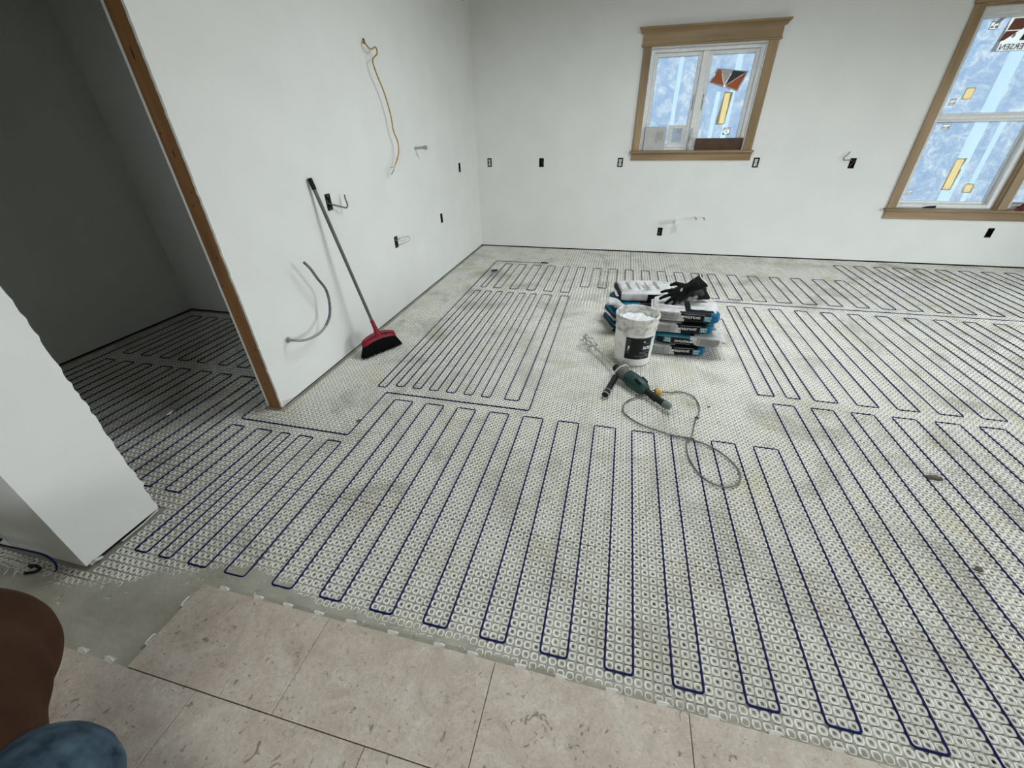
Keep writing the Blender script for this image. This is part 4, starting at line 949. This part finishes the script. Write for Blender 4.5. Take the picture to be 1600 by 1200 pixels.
# printing of the bag: flip=+1 has the blue end at +x
def zone_for(flip, white_top=True, front_slant=.25):
    def z_(x, y, z):
        X = x*flip
        front = y < -.80 and abs(z) < .92 or y < -.9
        if abs(x) > .965: return 0 if X < 0 else 3
        if front:
            if X > .70: return 3
            if X > -.12+front_slant*z*-.5: return 2
            if X > -.24: return 0
            return 1 if -.75 < z < .75 and X > -.86 else 0
        if z > 0:
            if -.08 < X < .10: return 2
            if y < -.66 and X > -.08 and X < .80: return 2
            if X > .86 and y < -.45: return 3
            if -.85 < X < -.14 and -.75 < y < .1 and int((y+1)*9) % 2: return 1
            return 0
        return 2 if abs(y) > .5 else 0
    return z_
def bag(loc, rz, flip, label, L=.50, Wd=.37, H=.092, seed=0, zone=None, text=True, tilt=0, top_text=False):
    e = empty('mortar_bag', loc, rz); e.rotation_euler = (tilt, 0, rz); tag(e, label, 'bag', 'bags of tile mortar stacked on the floor')
    b = bag_mesh(L, Wd, H, seed, zone or zone_for(flip))
    body = b.build('bag_body', BMATS, e, smooth=60)
    tree = BVHTree.FromPolygons([Vector(v) for v in b.v], b.f)
    up = -flip                                                     # lettering stands upside down when the blue end is on the right
    def onfront(vs, d=.0012):
        out = []
        for p in vs:
            x, z = p.x, p.y
            hit = tree.ray_cast(Vector((x, -1, z)), Vector((0, 1, 0)))
            y = hit[0].y if hit[0] is not None else -Wd/2
            out.append((x, y-d, z))
        return out
    def front_text(bd, size, xc, zc, M_, sx=1, bold=0, name='lettering'):
        v_, f_ = text_mesh(bd, size, Matrix.Identity(4), 'CENTER', sx=sx, bold=bold)
        bb = MB(); bb.add(onfront([Vector((xc+p.x*up, zc+(p.y-size*.35)*up, 0)) for p in v_]), f_); return bb.build(name, M_, body)
    def front_rect(x0, x1, z0, z1, M_, name, d=.0010, n=8):
        bb = MB(); vs = [Vector((x0+(x1-x0)*i/n, z0+(z1-z0)*j/2, 0)) for j in range(3) for i in range(n+1)]
        bb.add(onfront(vs, d), [(j*(n+1)+i, j*(n+1)+i+1, (j+1)*(n+1)+i+1, (j+1)*(n+1)+i) for j in range(2) for i in range(n)]); return bb.build(name, M_, body)
    if text:
        front_text('254 PLATINUM', .0245, flip*.030, -.004*up, SILVERTXT, .78, .0005)
        front_rect(flip*.142-.026, flip*.142+.026, -.020, .020, BAGT, 'logo_block')
        front_text('TILE', .019, flip*.142, .008*up, SILVERTXT, 1, .0003); front_text('STONE', .0165, flip*.142, -.010*up, SILVERTXT, .85, .0003)
        front_rect(min(flip*-.02, flip*.12), max(flip*-.02, flip*.12), up*-.0262-.0012, up*-.0262+.0012, GREYPR, 'print_line')
        for k in range(4): front_rect(min(flip*-.21, flip*-.085), max(flip*-.21, flip*-.085), -.024+k*.013, -.0155+k*.013, BAGD, 'text_block')
    # sealed end flaps
    for s in (-1, 1):
        bb = MB(); vs = []
        for j in range(9):
            y = -Wd/2*.86+Wd*.86*j/8
            wv = noise.noise(Vector((y*14, seed*3, s)))*.008
            vs += [(s*(L/2-.006), y, -.003+wv*.5), (s*(L/2+.016), y*.985, -.002+wv), (s*(L/2+.016), y*.985, .001+wv), (s*(L/2-.006), y, .004+wv*.5)]
        bb.add(vs, [f for j in range(8) for f in ((j*4, j*4+1, j*4+5, j*4+4), (j*4+1, j*4+2, j*4+6, j*4+5), (j*4+2, j*4+3, j*4+7, j*4+6))], 0)
        bb.build('seal_flap', BAGW, e, smooth=60)
    return e
# right stack, bottom to top
bag((.410, 2.452, .0455), math.radians(1), 1, 'bottom grey bag of the right stack with upside down lettering and a blue end', .425, .37, .086, 1)
def zone_rev(x, y, z):
    front = y < -.80 and abs(z) < .92 or y < -.9
    if x > .93: return 0
    if front:
        if x < -.86: return 3
        if z > .45 and x < .05: return 4
        if x < .12-.18*z: return 2
        if x < .25: return 0
        return 1 if abs(z) < .62 and x < .86 else 0
    if z > 0:
        if x < -.86: return 3
        if y < -.55 and x < .05: return 3
        if x < .18: return 2
        return 0
    return 2
bag((.482, 2.448, .1345), math.radians(-2), -1, 'second bag up in the right stack, upright lettering, blue end by the bucket', .50, .37, .085, 2, zone_rev)
bag((.420, 2.455, .2235), math.radians(2), 1, 'third bag up in the right stack with a slanted black band and blue end', .44, .37, .085, 3)
bag((.442, 2.452, .3125), math.radians(-3), 1, 'topmost bag of the right stack under the black gloves', .455, .37, .086, 4, tilt=math.radians(-1.5))
# left stack, bottom to top
def zone_left(x, y, z):
    if x < -.88: return 2 if z < .7 else 3
    front = y < -.80
    if front: return 3 if z > .75 and x < -.2 else (2 if x < .45 else 0)
    if z > 0:
        if x < -.55 and y < .55: return 3
        if y < -.5 and x < .1: return 2
        if x < -.45: return 2
        return 0
    return 2
def zone_white(x, y, z):
    if x < -.90: return 2
    front = y < -.80
    if front: return 2 if -.05 < x < .62 and z < .5 else 0
    if z > 0: return (5 if (int((y+1)*12) % 3) else 1) if int((x+1)*13) % 4 == 1 and abs(y) < .6 and x < .4 else 0
    return 0
bag((.105, 2.790, .0455), math.radians(20), -1, 'bottom black and teal bag of the left stack behind the bucket', .47, .36, .088, 5, zone_left, False)
bag((.115, 2.785, .132), math.radians(22), -1, 'second bag up in the left stack with a bright blue band behind the bucket', .48, .35, .086, 6, zone_left, False)
bag((.135, 2.825, .216), math.radians(16), -1, 'third bag up in the left stack, blue cornered, behind the bucket', .47, .34, .084, 7, zone_left, False)
tb = bag((.165, 2.845, .300), math.radians(10), -1, 'topmost white printed bag of the left stack with a black left end', .49, .33, .084, 8, zone_white, False)
v_, f_ = text_mesh('254', .085, Matrix.Translation((-.03, -.05, .0455)) @ Matrix.Rotation(math.radians(-90), 4, 'Z'), 'CENTER'); b = MB(); b.add(v_, f_); b.build('lettering', GREYPR, tb)
v_, f_ = text_mesh('254', .028, Matrix(((1, 0, 0, .085), (0, 0, -1, -.167), (0, 1, 0, -.012), (0, 0, 0, 1))), 'CENTER'); b = MB(); b.add(v_, f_); b.build('lettering', SILVERTXT, tb)
# loose torn flap of a bag lying over the left stack
b = MB(); vs = []; NX, NY = 16, 6
for i in range(NX+1):
    for j in range(NY+1):
        x, y = -.16+.30*i/NX, -.085+.11*j/NY
        z = .025*math.sin(1+i*.42)*math.exp(-((i-5)/7)**2)+.012*noise.noise(Vector((x*25, y*25, 2)))-.02*(j == 0)
        vs.append((x, y*(1-.5*i/NX), z))
b.add(vs, [(i*(NY+1)+j, (i+1)*(NY+1)+j, (i+1)*(NY+1)+j+1, i*(NY+1)+j+1) for i in range(NX) for j in range(NY)])
o = b.build('empty_bag', BAGW, smooth=60); o.location = (.03, 2.60, .262); o.rotation_euler = (.1, .12, math.radians(-6)); tag(o, 'crumpled white empty bag flap on the near side of the left stack', 'bag')
md = o.modifiers.new('thickness', 'SOLIDIFY'); md.thickness = .002

# ================================================================== GLOVES on the top bag
GLK = mat('black_glove_knit', (.005, .005, .0055, 1), .9, col2=(.009, .009, .009, 1), scale=60, spec=.15)
GLG = mat('grey_glove_palm', (.28, .28, .27, 1), .7, col2=(.12, .12, .12, 1), scale=25)
def glove(loc, rot, label, flipx=1, cuff=True):
    e = empty('work_glove', loc); e.rotation_euler = rot; tag(e, label, 'glove', 'black work gloves on the bags')
    s = flipx
    fuse('glove_body', [('e', (0, 0, .0), (.052, .043, .019), None), ('e', (-.03, .0, .002), (.035, .042, .018), None), ('c', (.03, 0, 0), (.075, 0, .004), .033, .036),
        ('c', (-.050, s*.030, .002), (-.092, s*.050, -.004), .0125, .0105), ('c', (-.092, s*.050, -.004), (-.116, s*.058, -.016), .0105, .0095),
        ('c', (-.056, s*.010, .004), (-.112, s*.020, .0), .0130, .0110), ('c', (-.112, s*.020, .0), (-.140, s*.023, -.014), .0110, .0098),
        ('c', (-.055, -s*.011, .004), (-.106, -s*.019, .0), .0130, .0110), ('c', (-.106, -s*.019, .0), (-.130, -s*.023, -.020), .0110, .0096),
        ('c', (-.048, -s*.030, .002), (-.080, -s*.046, -.002), .0115, .0098), ('c', (-.080, -s*.046, -.002), (-.098, -s*.054, -.014), .0098, .0088),
        ('c', (.012, s*.034, -.003), (-.018, s*.066, -.010), .0150, .0125), ('c', (-.018, s*.066, -.010), (-.046, s*.072, -.016), .0125, .0105)], GLK, e, .0045, 3)
    b = MB(); pts = [(.070+.004*k, 0, .004) for k in range(2)]
    vs = []; N = 20
    for i, (x, w, h) in enumerate(((.060, .038, .036), (.095, .041, .024), (.128, .046, .020), (.130, .044, .017), (.10, .038, .019))):
        for k in range(N):
            a = 2*math.pi*k/N; vs.append((x+.008*math.cos(a*2+1)*(i in (2, 3)), w*math.cos(a), h*math.sin(a)+.004))
    b.add(vs, [(i*N+k, i*N+(k+1) % N, (i+1)*N+(k+1) % N, (i+1)*N+k) for i in range(4) for k in range(N)]); b.build('cuff', GLK, e, smooth=60)
    b = MB(); ring = [(.129+.008*math.cos(2*a+1), .0455*math.cos(a), .020*math.sin(a)+.004) for a in [math.pi*.15+math.pi*.8*k/14 for k in range(15)]]
    b.tube(ring, .0035, 6); tag(b.build('cuff_binding', SILVERTXT, e, smooth=True), 'white cuff edge')
    b = MB(); b.add([(-.020, .006*s, .0235), (-.004, .016*s, .0215), (.004, .012*s, .0225), (-.008, -.004*s, .0235), (-.018, -.004*s, .0240)], [(0, 1, 2, 3, 4)]); tag(b.build('patch', mat('pale_glove_mark', (.30, .27, .28, 1), .7), e), 'pale mark')
    return e
g1 = glove((.400, 2.435, .456), (math.radians(52), math.radians(-30), math.radians(10)), 'upper black work glove with a white cuff edge on the top bag', 1)
g2 = glove((.456, 2.490, .404), (math.radians(225), math.radians(-6), math.radians(14)), 'lower black work glove with a grey palm under the other glove', -1)
g1.scale = (1.16, 1.16, 1.16); g2.scale = (1.05, 1.05, 1.05)
for ch in g2.children:
    if ch.name.startswith('glove_body'): ch.data.materials.clear(); ch.data.materials.append(mat('black_grey_glove', (.012, .012, .012, 1), .8, col2=(.30, .30, .29, 1), scale=16, lo=.42, hi=.5))

# ================================================================== MIXING DRILL with paddle, cord and plug
A0 = Vector((.004, 1.862, .058)); A1 = Vector((.300, 1.516, .040))
ax = (A1-A0).normalized(); Ld = (A1-A0).length
dr = empty('mixing_drill', (A0.x, A0.y, 0)); tag(dr, 'dusty green mixing drill with a paddle lying on the white membrane', 'drill')
Ml = frame(A0-Vector((A0.x, A0.y, 0)), ax)                        # local x runs from gearbox to rear grip
MR = Ml @ Matrix.Rotation(math.radians(90), 4, 'Y')               # lathe axis z -> local x
GREEN = mat('dusty_green_plastic', (.006, .040, .035, 1), .5, col2=(.09, .115, .105, 1), scale=9, detail=7, lo=.28, hi=.46)
ALU = mat('dusty_cast_metal', (.15, .145, .13, 1), .6, .2, col2=(.09, .085, .078, 1), scale=30)
DBLK = mat('dusty_black_plastic', (.009, .009, .009, 1), .6, col2=(.07, .07, .066, 1), scale=14, detail=6, lo=.25, hi=.40, spec=.25)
b = MB(); b.lathe([(.014, -.052), (.024, -.048), (.028, -.035), (.028, -.008), (.034, -.004), (.034, .014)], 20, MR); b.build('chuck', DBLK, dr, smooth=30)
b = MB(); b.lathe([(.036, .012), (.044, .02), (.047, .05), (.047, .082), (.046, .088)], 24, MR); b.build('gearbox', ALU, dr, smooth=30)
b = MB(); b.lathe([(.046, .086), (.050, .092), (.053, .13), (.053, .19), (.049, .225), (.041, .250), (.030, .266), (.024, .272)], 24, MR @ Matrix.Diagonal((1, .92, 1, 1))); b.build('motor_housing', GREEN, dr, smooth=30)
b = MB()
for k in range(5): b.bbox(.185+k*.011, .190+k*.011, -.036, .036, .028, .0505-k*.0022, .001, M=Ml)
b.build('vent_slots', BLACKM, dr)
b = MB(); b.tube([Ml @ Vector(p) for p in ((.255, 0, -.004), (.285, 0, -.006), (.33, 0, -.006), (.39, 0, -.004), (.440, 0, .0), (.462, 0, .002))], [.023, .022, .020, .021, .024, .015], 16); b.build('rear_grip', DBLK, dr, smooth=True)
b = MB(); b.tube([Ml @ Vector(p) for p in ((.425, 0, .0), (.45, 0, .001), (.468, 0, .003), (.476, 0, .003))], [.0235, .0245, .020, .008], 14); b.build('grip_cap', mat('dusty_green_grey', (.11, .15, .14, 1), .6), dr, smooth=True)
b = MB(); b.bbox(.300, .360, -.009, .009, -.034, -.020, .003, M=Ml); b.build('trigger', BLACKM, dr)
b = MB(); b.lathe([(.0355, -.006), (.0375, -.004), (.0375, .006), (.0355, .008)], 20, MR); b.build('handle_clamp', ALU, dr, smooth=30)
H0 = Vector((-.012, -.025, .050)); H1 = Vector((-.083, -.285, .026))
b = MB(); hd = (H1-H0); P_ = lambda t: H0+hd*t
b.tube([P_(.0), P_(.14), P_(.16), P_(.3), P_(.5), P_(.7), P_(.84), P_(.86), P_(.97), P_(1.0)], [.010, .011, .020, .0195, .0185, .0195, .021, .023, .023, .014], 16); b.build('side_handle', DBLK, dr, smooth=30)
b = MB(); b.tube([P_(.80), P_(.815)], .0222, 16); b.tube([P_(.955), P_(.975)], .0236, 16); b.build('handle_band', mat('pale_band', (.42, .42, .40, 1), .6), dr)
b = MB(); sg = [Vector((-.035, -.055, .07)), Vector((.0, -.02, .097)), Vector((.035, .02, .097)), Vector((.055, .04, .075))]; b.tube(sg, .0055, 8); b.build('strap', mat('pale_band', (.42, .42, .40, 1), .6), dr)
# rod and paddle
ROD = mat('mortar_crusted_steel', (.52, .51, .47, 1), .5, .2, col2=(.30, .29, .255, 1), scale=40)
base = Vector((A0.x, A0.y, 0))
E1 = Vector((-.292, 2.372, .052))
pd = (E1-A0).normalized(); Mp = frame(A0-base, pd)
Lp = (E1-A0).length
b = MB(); b.tube([Mp @ Vector((.04, 0, 0)), Mp @ Vector((Lp, 0, 0))], .0065, 10); b.build('mixer_rod', ROD, dr, smooth=True)
b = MB()
for s, tw in ((1, .25), (-1, -.25)):
    loop = [(Lp-.175, 0, 0), (Lp-.165, s*.052, tw*.06), (Lp-.10, s*.058, tw*.09), (Lp-.055, s*.055, -tw*.03), (Lp-.04, 0, 0)]
    b.tube([Mp @ Vector(p) for p in fillet(loop, .02, 3)], .0058, 8)
ob = b.build('paddle', ROD, dr, smooth=True)
b = MB(); b.tube([Mp @ Vector(p) for p in fillet([(Lp-.045, 0, 0), (Lp-.05, .01, .045), (Lp-.12, .012, .050), (Lp-.17, 0, 0)], .02, 3)], .0055, 8); b.build('paddle_bar', ROD, dr, smooth=True)
b = MB(); b.tube([Mp @ Vector(p) for p in fillet([(Lp-.045, 0, 0), (Lp-.05, -.01, -.042), (Lp-.12, -.012, -.044), (Lp-.17, 0, 0)], .02, 3)], .0055, 8); b.build('paddle_bar', ROD, dr, smooth=True)
# cord
cp = [(.195, 1.632, .035), (.150, 1.628, .010), (.085, 1.592, .005), (.040, 1.510, .0045), (.050, 1.425, .0045), (.130, 1.345, .0045), (.265, 1.288, .0045), (.385, 1.262, .0045), (.480, 1.233, .0045), (.560, 1.165, .0045), (.612, 1.060, .0045), (.598, .972, .0045), (.530, .922, .0045), (.452, .945, .0045), (.402, 1.020, .0045), (.378, 1.115, .0045), (.382, 1.220, .0045), (.405, 1.262, .0135), (.425, 1.320, .006), (.452, 1.435, .0045), (.486, 1.530, .0045), (.496, 1.620, .0045), (.470, 1.712, .0045), (.405, 1.748, .0045), (.330, 1.722, .006), (.268, 1.700, .019)]
cp = [Vector((x, y, z+.0042)) for x, y, z in cp]
b = MB(); b.tube([p-base for p in smooth_path(cp, 8)], .0046, 8); b.build('power_cord', mat('dusty_grey_cord', (.075, .075, .07, 1), .6, col2=(.17, .165, .15, 1), scale=8), dr, smooth=True)
kn = Vector((.466, 1.475, .006))-base
b = MB(); b.tube([kn+Vector((-.006, -.014, 0)), kn+Vector((0, 0, 0)), kn+Vector((.006, .014, 0))], [.006, .008, .006], 8); b.tube([kn+Vector((-.012, .004, .004)), kn+Vector((.014, -.003, .003))], .003, 6); b.build('cord_tie', BLACK, dr, smooth=True)
pg = frame(Vector((.268, 1.700, .021))-base, (-1, -.16, .05)) @ Matrix.Rotation(math.radians(90), 4, 'Y')
b = MB(); b.lathe([(.007, -.012), (.012, -.006), (.021, .0), (.0235, .006), (.0235, .022), (.022, .030), (.019, .032)], 16, pg)
plug = b.build('plug', mat('yellow_plug', srgb(206, 172, 80), .55, col2=srgb(160, 128, 56), scale=50), dr, smooth=30)
b = MB(); b.box(-.011, -.005, -.0012, .0012, .032, .052, M=pg); b.box(.005, .011, -.0012, .0012, .032, .052, M=pg); b.tube([pg @ Vector((0, .008, .03)), pg @ Vector((0, .008, .053))], .0024, 6); b.build('prong', mat('brass_prong', (.16, .09, .05, 1), .4, .7), plug)

# ================================================================== BROOM leaning on the left wall
br = empty('broom', (-1.82, 1.885, 0)); tag(br, 'red headed broom with black bristles and grey handle leaning on the left wall', 'broom')
RED = mat('red_plastic', srgb(140, 18, 36), .45, col2=srgb(102, 12, 26), scale=20, spec=.3)
bd = Vector((.172, .303, 0)).normalized()                        # along the head
top = Vector((-2.048, 1.815, 1.245)); foot = Vector((-1.843, 1.884, .215))
hv = (top-foot).normalized()
zl = (hv-bd*hv.dot(bd)).normalized(); nl = bd.cross(zl).normalized()
o_ = Vector((-1.829, 1.878, .0))
Mb = Matrix.Identity(4)
for i in range(3): Mb[i][0], Mb[i][1], Mb[i][2] = bd[i], nl[i], zl[i]
ZB = Mb.copy(); Mloc = Matrix.Translation(o_-Vector(br.location)) @ ZB
# bristles: individual strands in a flared fan
b = MB(); rs = random.Random(2)
for i in range(40):
    for j in range(7):
        s = -1+2*(i+.5)/40; t = -1+2*(j+.5)/7
        x0 = s*.128; x1 = s*.176+rs.uniform(-.004, .004); y0 = t*.017; y1 = t*.030+rs.uniform(-.003, .003)
        zt = .128-.020*abs(s)**2; zb = .004+.010*abs(s)*0+rs.uniform(-.001, .004)
        ln = (x1-x0)
        w = .0030
        M2 = Mloc
        vs = []
        for (xx, yy, zz, ww) in ((x0, y0, zt, w), (x0+ln*.55, y0+(y1-y0)*.55, zt*.5, w*1.15), (x1, y1, zb, w*.7)):
            vs += [M2 @ Vector((xx-ww, yy-ww, zz)), M2 @ Vector((xx+ww, yy-ww, zz)), M2 @ Vector((xx+ww, yy+ww, zz)), M2 @ Vector((xx-ww, yy+ww, zz))]
        b.add(vs, [(q*4+k, q*4+(k+1) % 4, q*4+4+(k+1) % 4, q*4+4+k) for q in range(2) for k in range(4)]+[(8, 9, 10, 11)])
tag(b.build('bristles', BLACKM, br), kind='stuff')
def arch(z0, z1, half, dep, drop, name, M_, n=16, hole=False):
    b = MB(); vs = []
    for i in range(n+1):
        s = -1+2*i/n; x = s*half; dz = -drop*abs(s)**2.0; tp = 1-.35*max(0, abs(s)-.8)/.2
        vs += [Mloc @ Vector((x, -dep*tp, z0+dz)), Mloc @ Vector((x, dep*tp, z0+dz)), Mloc @ Vector((x, dep*.75*tp, z1+dz)), Mloc @ Vector((x, -dep*.75*tp, z1+dz))]
    b.add(vs, [f for i in range(n) for f in [(i*4+k, i*4+(k+1) % 4, i*4+4+(k+1) % 4, i*4+4+k) for k in range(4)]]+[(3, 2, 1, 0), (n*4, n*4+1, n*4+2, n*4+3)])
    return b.build(name, M_, br, smooth=40)
arch(.114, .138, .142, .024, .024, 'broom_block', RED)
hd_ = arch(.150, .168, .138, .013, .034, 'broom_head', RED)
b = MB()
for i in range(13):                                              # ribs across the dark gap between the two bars
    s = -.92+1.84*i/12; z = .136-.024*s*s
    b.box(s*.138-.004, s*.138+.004, -.014, .014, z, z+.018-.009*s*s, M=Mloc)
b.build('head_ribs', RED, br)
b = MB()
for s in (-1, 1):
    for k in range(6):
        t = s*(.022+k*.0185); z = .150-.034*(t/.138)**2*0-.030*(t/.138)**2
        b.box(t-.005, t+.005, -.0095, .0095, z-.010, z+.001, M=Mloc)
b.build('head_slots', BLACKM, br)
b = MB(); cpt = [Mloc @ Vector((0, 0, .135)), Mloc @ Vector((0, 0, .165))]; f2 = foot-Vector(br.location); hh = hv
j0 = cpt[1]+hh*.02
b.tube([cpt[0], cpt[1], j0, j0+hh*.03, j0+hh*.075, j0+hh*.085], [.034, .026, .018, .0155, .0150, .013], 14); b.build('socket', RED, br, smooth=True)
b = MB(); tp = top-Vector(br.location); b.tube([j0+hh*.06, tp-hh*.06], .0118, 12); b.build('handle', mat('grey_handle', (.075, .08, .08, 1), .4, .3, col2=(.11, .115, .115, 1), scale=6), br, smooth=True)
b = MB(); b.tube([tp-hh*.068, tp-hh*.066, tp-hh*.004, tp], [.0125, .0145, .0150, .011], 12); b.build('handle_cap', BLACK, br, smooth=True)

# ================================================================== SCRAPS ON THE FLOOR
def scrap(name, loc, pts, h, M_, label, cat='scrap', rz=0):
    b = MB(); n = len(pts); vs = [(x, y, .0) for x, y in pts]+[(x*.85, y*.85, h*(.6+.4*((i*7) % 3)/2)) for i, (x, y) in enumerate(pts)]
    b.add(vs, [tuple(range(n-1, -1, -1)), tuple(range(n, 2*n))]+[(i, (i+1) % n, (i+1) % n+n, i+n) for i in range(n)])
    o = b.build(name, M_); o.location = loc; o.rotation_euler = (0, 0, rz); return tag(o, label, cat)
scrap('paper_scrap', (-2.745, .831, .001), [(-.012, -.03), (.012, -.025), (.016, .0), (.004, .03), (-.010, .012)], .012, WHITEW, 'small white paper scrap on the floor of the dark room')
scrap('mortar_chip', (1.532, 1.218, .001), [(-.03, -.010), (.0, -.018), (.030, -.012), (.034, .008), (.006, .016), (-.024, .010), (-.05, .004)], .010, mat('brown_chip', (.10, .085, .06, 1), .9), 'small brown mortar chip on the membrane to the right')
for k, (x, y, s) in enumerate(((1.406, .686, .018), (.56, 1.62, .010), (-1.52, 1.02, .012))):
    scrap('mortar_crumb', (x, y, .001), [(s*math.cos(a)*(1+.3*((i*5) % 3-1)), .7*s*math.sin(a)) for i, a in enumerate([2*math.pi*q/7 for q in range(7)])], .005, mat('brown_chip', (.10, .085, .06, 1), .9), ('flat dark crumb on the near right membrane', 'tiny dark crumb inside the drill cord loop', 'small dark crumb near the doorway stud')[k])
scrap('clip_scrap', (-1.318, -.376, TILE_TOP), [(-.007, -.003), (.008, -.002), (.009, .002), (-.006, .003)], .003, CLIPM, 'tiny white clip fragment lying on the front tile joint')

# ================================================================== PERSON kneeling on the laid tiles at the left edge of the photo
SKIN = mat('skin', (.36, .20, .13, 1), .5, col2=(.31, .165, .105, 1), scale=25)
JACKET = mat('brown_jacket', srgb(66, 42, 27), .9, col2=srgb(50, 31, 19), scale=7, detail=8, bump=.25, bscale=30, spec=.2)
DENIM = mat('blue_denim', srgb(78, 98, 112), .9, col2=srgb(26, 42, 56), scale=17, detail=8, lo=.32, hi=.66, bump=.4, bscale=24, spec=.2)
BOOT = mat('tan_boot', (.13, .075, .035, 1), .7, col2=(.09, .05, .025, 1), scale=20)
pe = empty('person', (-1.40, -.62, 0)); tag(pe, 'person kneeling at the left edge in a brown jacket and blue jeans', 'person')
PB = Vector(pe.location)
def S(*sh):
    out = []
    for q in sh:
        out.append((q[0], Vector(q[1])-PB, Vector(q[2])-PB, q[3], q[4]) if q[0] == 'c' else (q[0], Vector(q[1])-PB, q[2], q[3]))
    return out
def finger_chain(root, d1, d2, l, r): 
    a = Vector(root); b_ = a+Vector(d1)*l*.5; c_ = b_+Vector(d2)*l*.5
    return [('c', tuple(a), tuple(b_), r, r*.95), ('c', tuple(b_), tuple(c_), r*.95, r*.8)]
def hand(wr, side):
    w = Vector(wr); sh = [('c', tuple(w), tuple(w+Vector((-.06, 0, -.008))), .024, .026), ('e', tuple(w+Vector((-.075, 0, -.012))), (.045, .040, .015), None)]
    for k, (dy, l) in enumerate(((-.030, .062), (-.010, .078), (.011, .084), (.031, .074))):
        sh += finger_chain(w+Vector((-.108, dy*side, -.012)), (-.94, dy*side*2, .05), (-.85, dy*side*1.5, -.25), l, .0092)
    sh += finger_chain(w+Vector((-.052, .036*side, -.014)), (-.55, .80*side, 0), (-.85, .35*side, -.05), .062, .0108)
    return sh
headc = Vector((-2.02, -.635, .475))
skin_shapes = S(('e', headc, (.098, .077, .112), Matrix.Rotation(math.radians(-55), 3, 'Y')), ('e', headc+Vector((-.035, 0, -.075)), (.062, .058, .060), None), ('c', (-1.83, -.62, .47), (-1.97, -.632, .47), .058, .060),
    ('c', headc+Vector((-.098, 0, -.030)), headc+Vector((-.118, 0, -.052)), .012, .016), ('e', headc+Vector((-.010, .080, -.025)), (.014, .010, .030), None), ('e', headc+Vector((-.010, -.080, -.025)), (.014, .010, .030), None),
    ('c', headc+Vector((-.088, -.028, -.082)), headc+Vector((-.088, .028, -.082)), .010, .010),
    ('c', (-1.78, -.47, .12), (-1.95, -.49, .045), .036, .026), ('c', (-1.78, -.79, .12), (-1.95, -.78, .045), .036, .026),
    *hand((-1.95, -.49, .042), 1), *hand((-1.95, -.78, .042), -1))
skin = fuse('body', skin_shapes, SKIN, pe, .0055, 3)
fuse('jacket', S(('c', (-1.615, -.562, .368), (-1.362, -.662, .425), .206, .114), ('e', (-1.622, -.562, .366), (.212, .205, .208), None), ('e', (-1.342, -.660, .430), (.113, .107, .110), None), ('e', (-1.47, -.612, .40), (.17, .165, .165), None), ('e', (-1.560, -.595, .405), (.225, .175, .175), Matrix.Rotation(math.radians(-6), 3, 'Y')), ('e', (-1.67, -.61, .42), (.17, .185, .165), None), ('c', (-1.335, -.685, .372), (-1.52, -.61, .40), .140, .172),
    ('c', (-1.70, -.48, .41), (-1.76, -.455, .25), .088, .070), ('c', (-1.76, -.455, .25), (-1.84, -.485, .10), .068, .050), ('c', (-1.66, -.79, .42), (-1.72, -.82, .25), .088, .068), ('c', (-1.72, -.82, .25), (-1.82, -.785, .10), .066, .050),
    ('c', (-1.78, -.615, .46), (-1.86, -.622, .475), .085, .070)), JACKET, pe, .011, 14)
fuse('jeans', S(('e', (-1.165, -.665, .320), (.150, .130, .135), None), ('e', (-1.16, -.80, .335), (.145, .130, .135), None), ('c', (-1.16, -.660, .31), (-1.38, -.615, .085), .115, .070), ('c', (-1.15, -.80, .335), (-1.38, -.83, .085), .118, .072),
    ('c', (-1.38, -.615, .085), (-.985, -.700, .085), .068, .052), ('c', (-1.38, -.83, .085), (-1.0, -.86, .085), .070, .052)), DENIM, pe, .010, 5)
for y in (-.700, -.86):
    fuse('boot', S(('c', (-1.0, y, .085), (-.955, y, .075), .050, .052), ('c', (-.945, y, .10), (-.915, y, .055), .048, .040), ('c', (-.93, y, .06), (-.90, y, .045), .042, .032)), BOOT, pe, .008, 3)
fuse('hair', S(('e', headc+Vector((.022, 0, .030)), (.098, .082, .104), Matrix.Rotation(math.radians(-55), 3, 'Y'))), mat('dark_hair', (.012, .009, .007, 1), .7, bump=.5, bscale=120), pe, .006, 2)
for s_ in (-1, 1):
    b = MB(); Me = Matrix.Translation(headc-PB+Vector((-.088, .030*s_, -.018))); b.lathe([(.0004, -.011), (.007, -.0085), (.011, 0), (.007, .0085), (.0004, .011)], 12, Me); b.build('eye', mat('eye_white', (.6, .58, .55, 1), .3), pe, smooth=True)
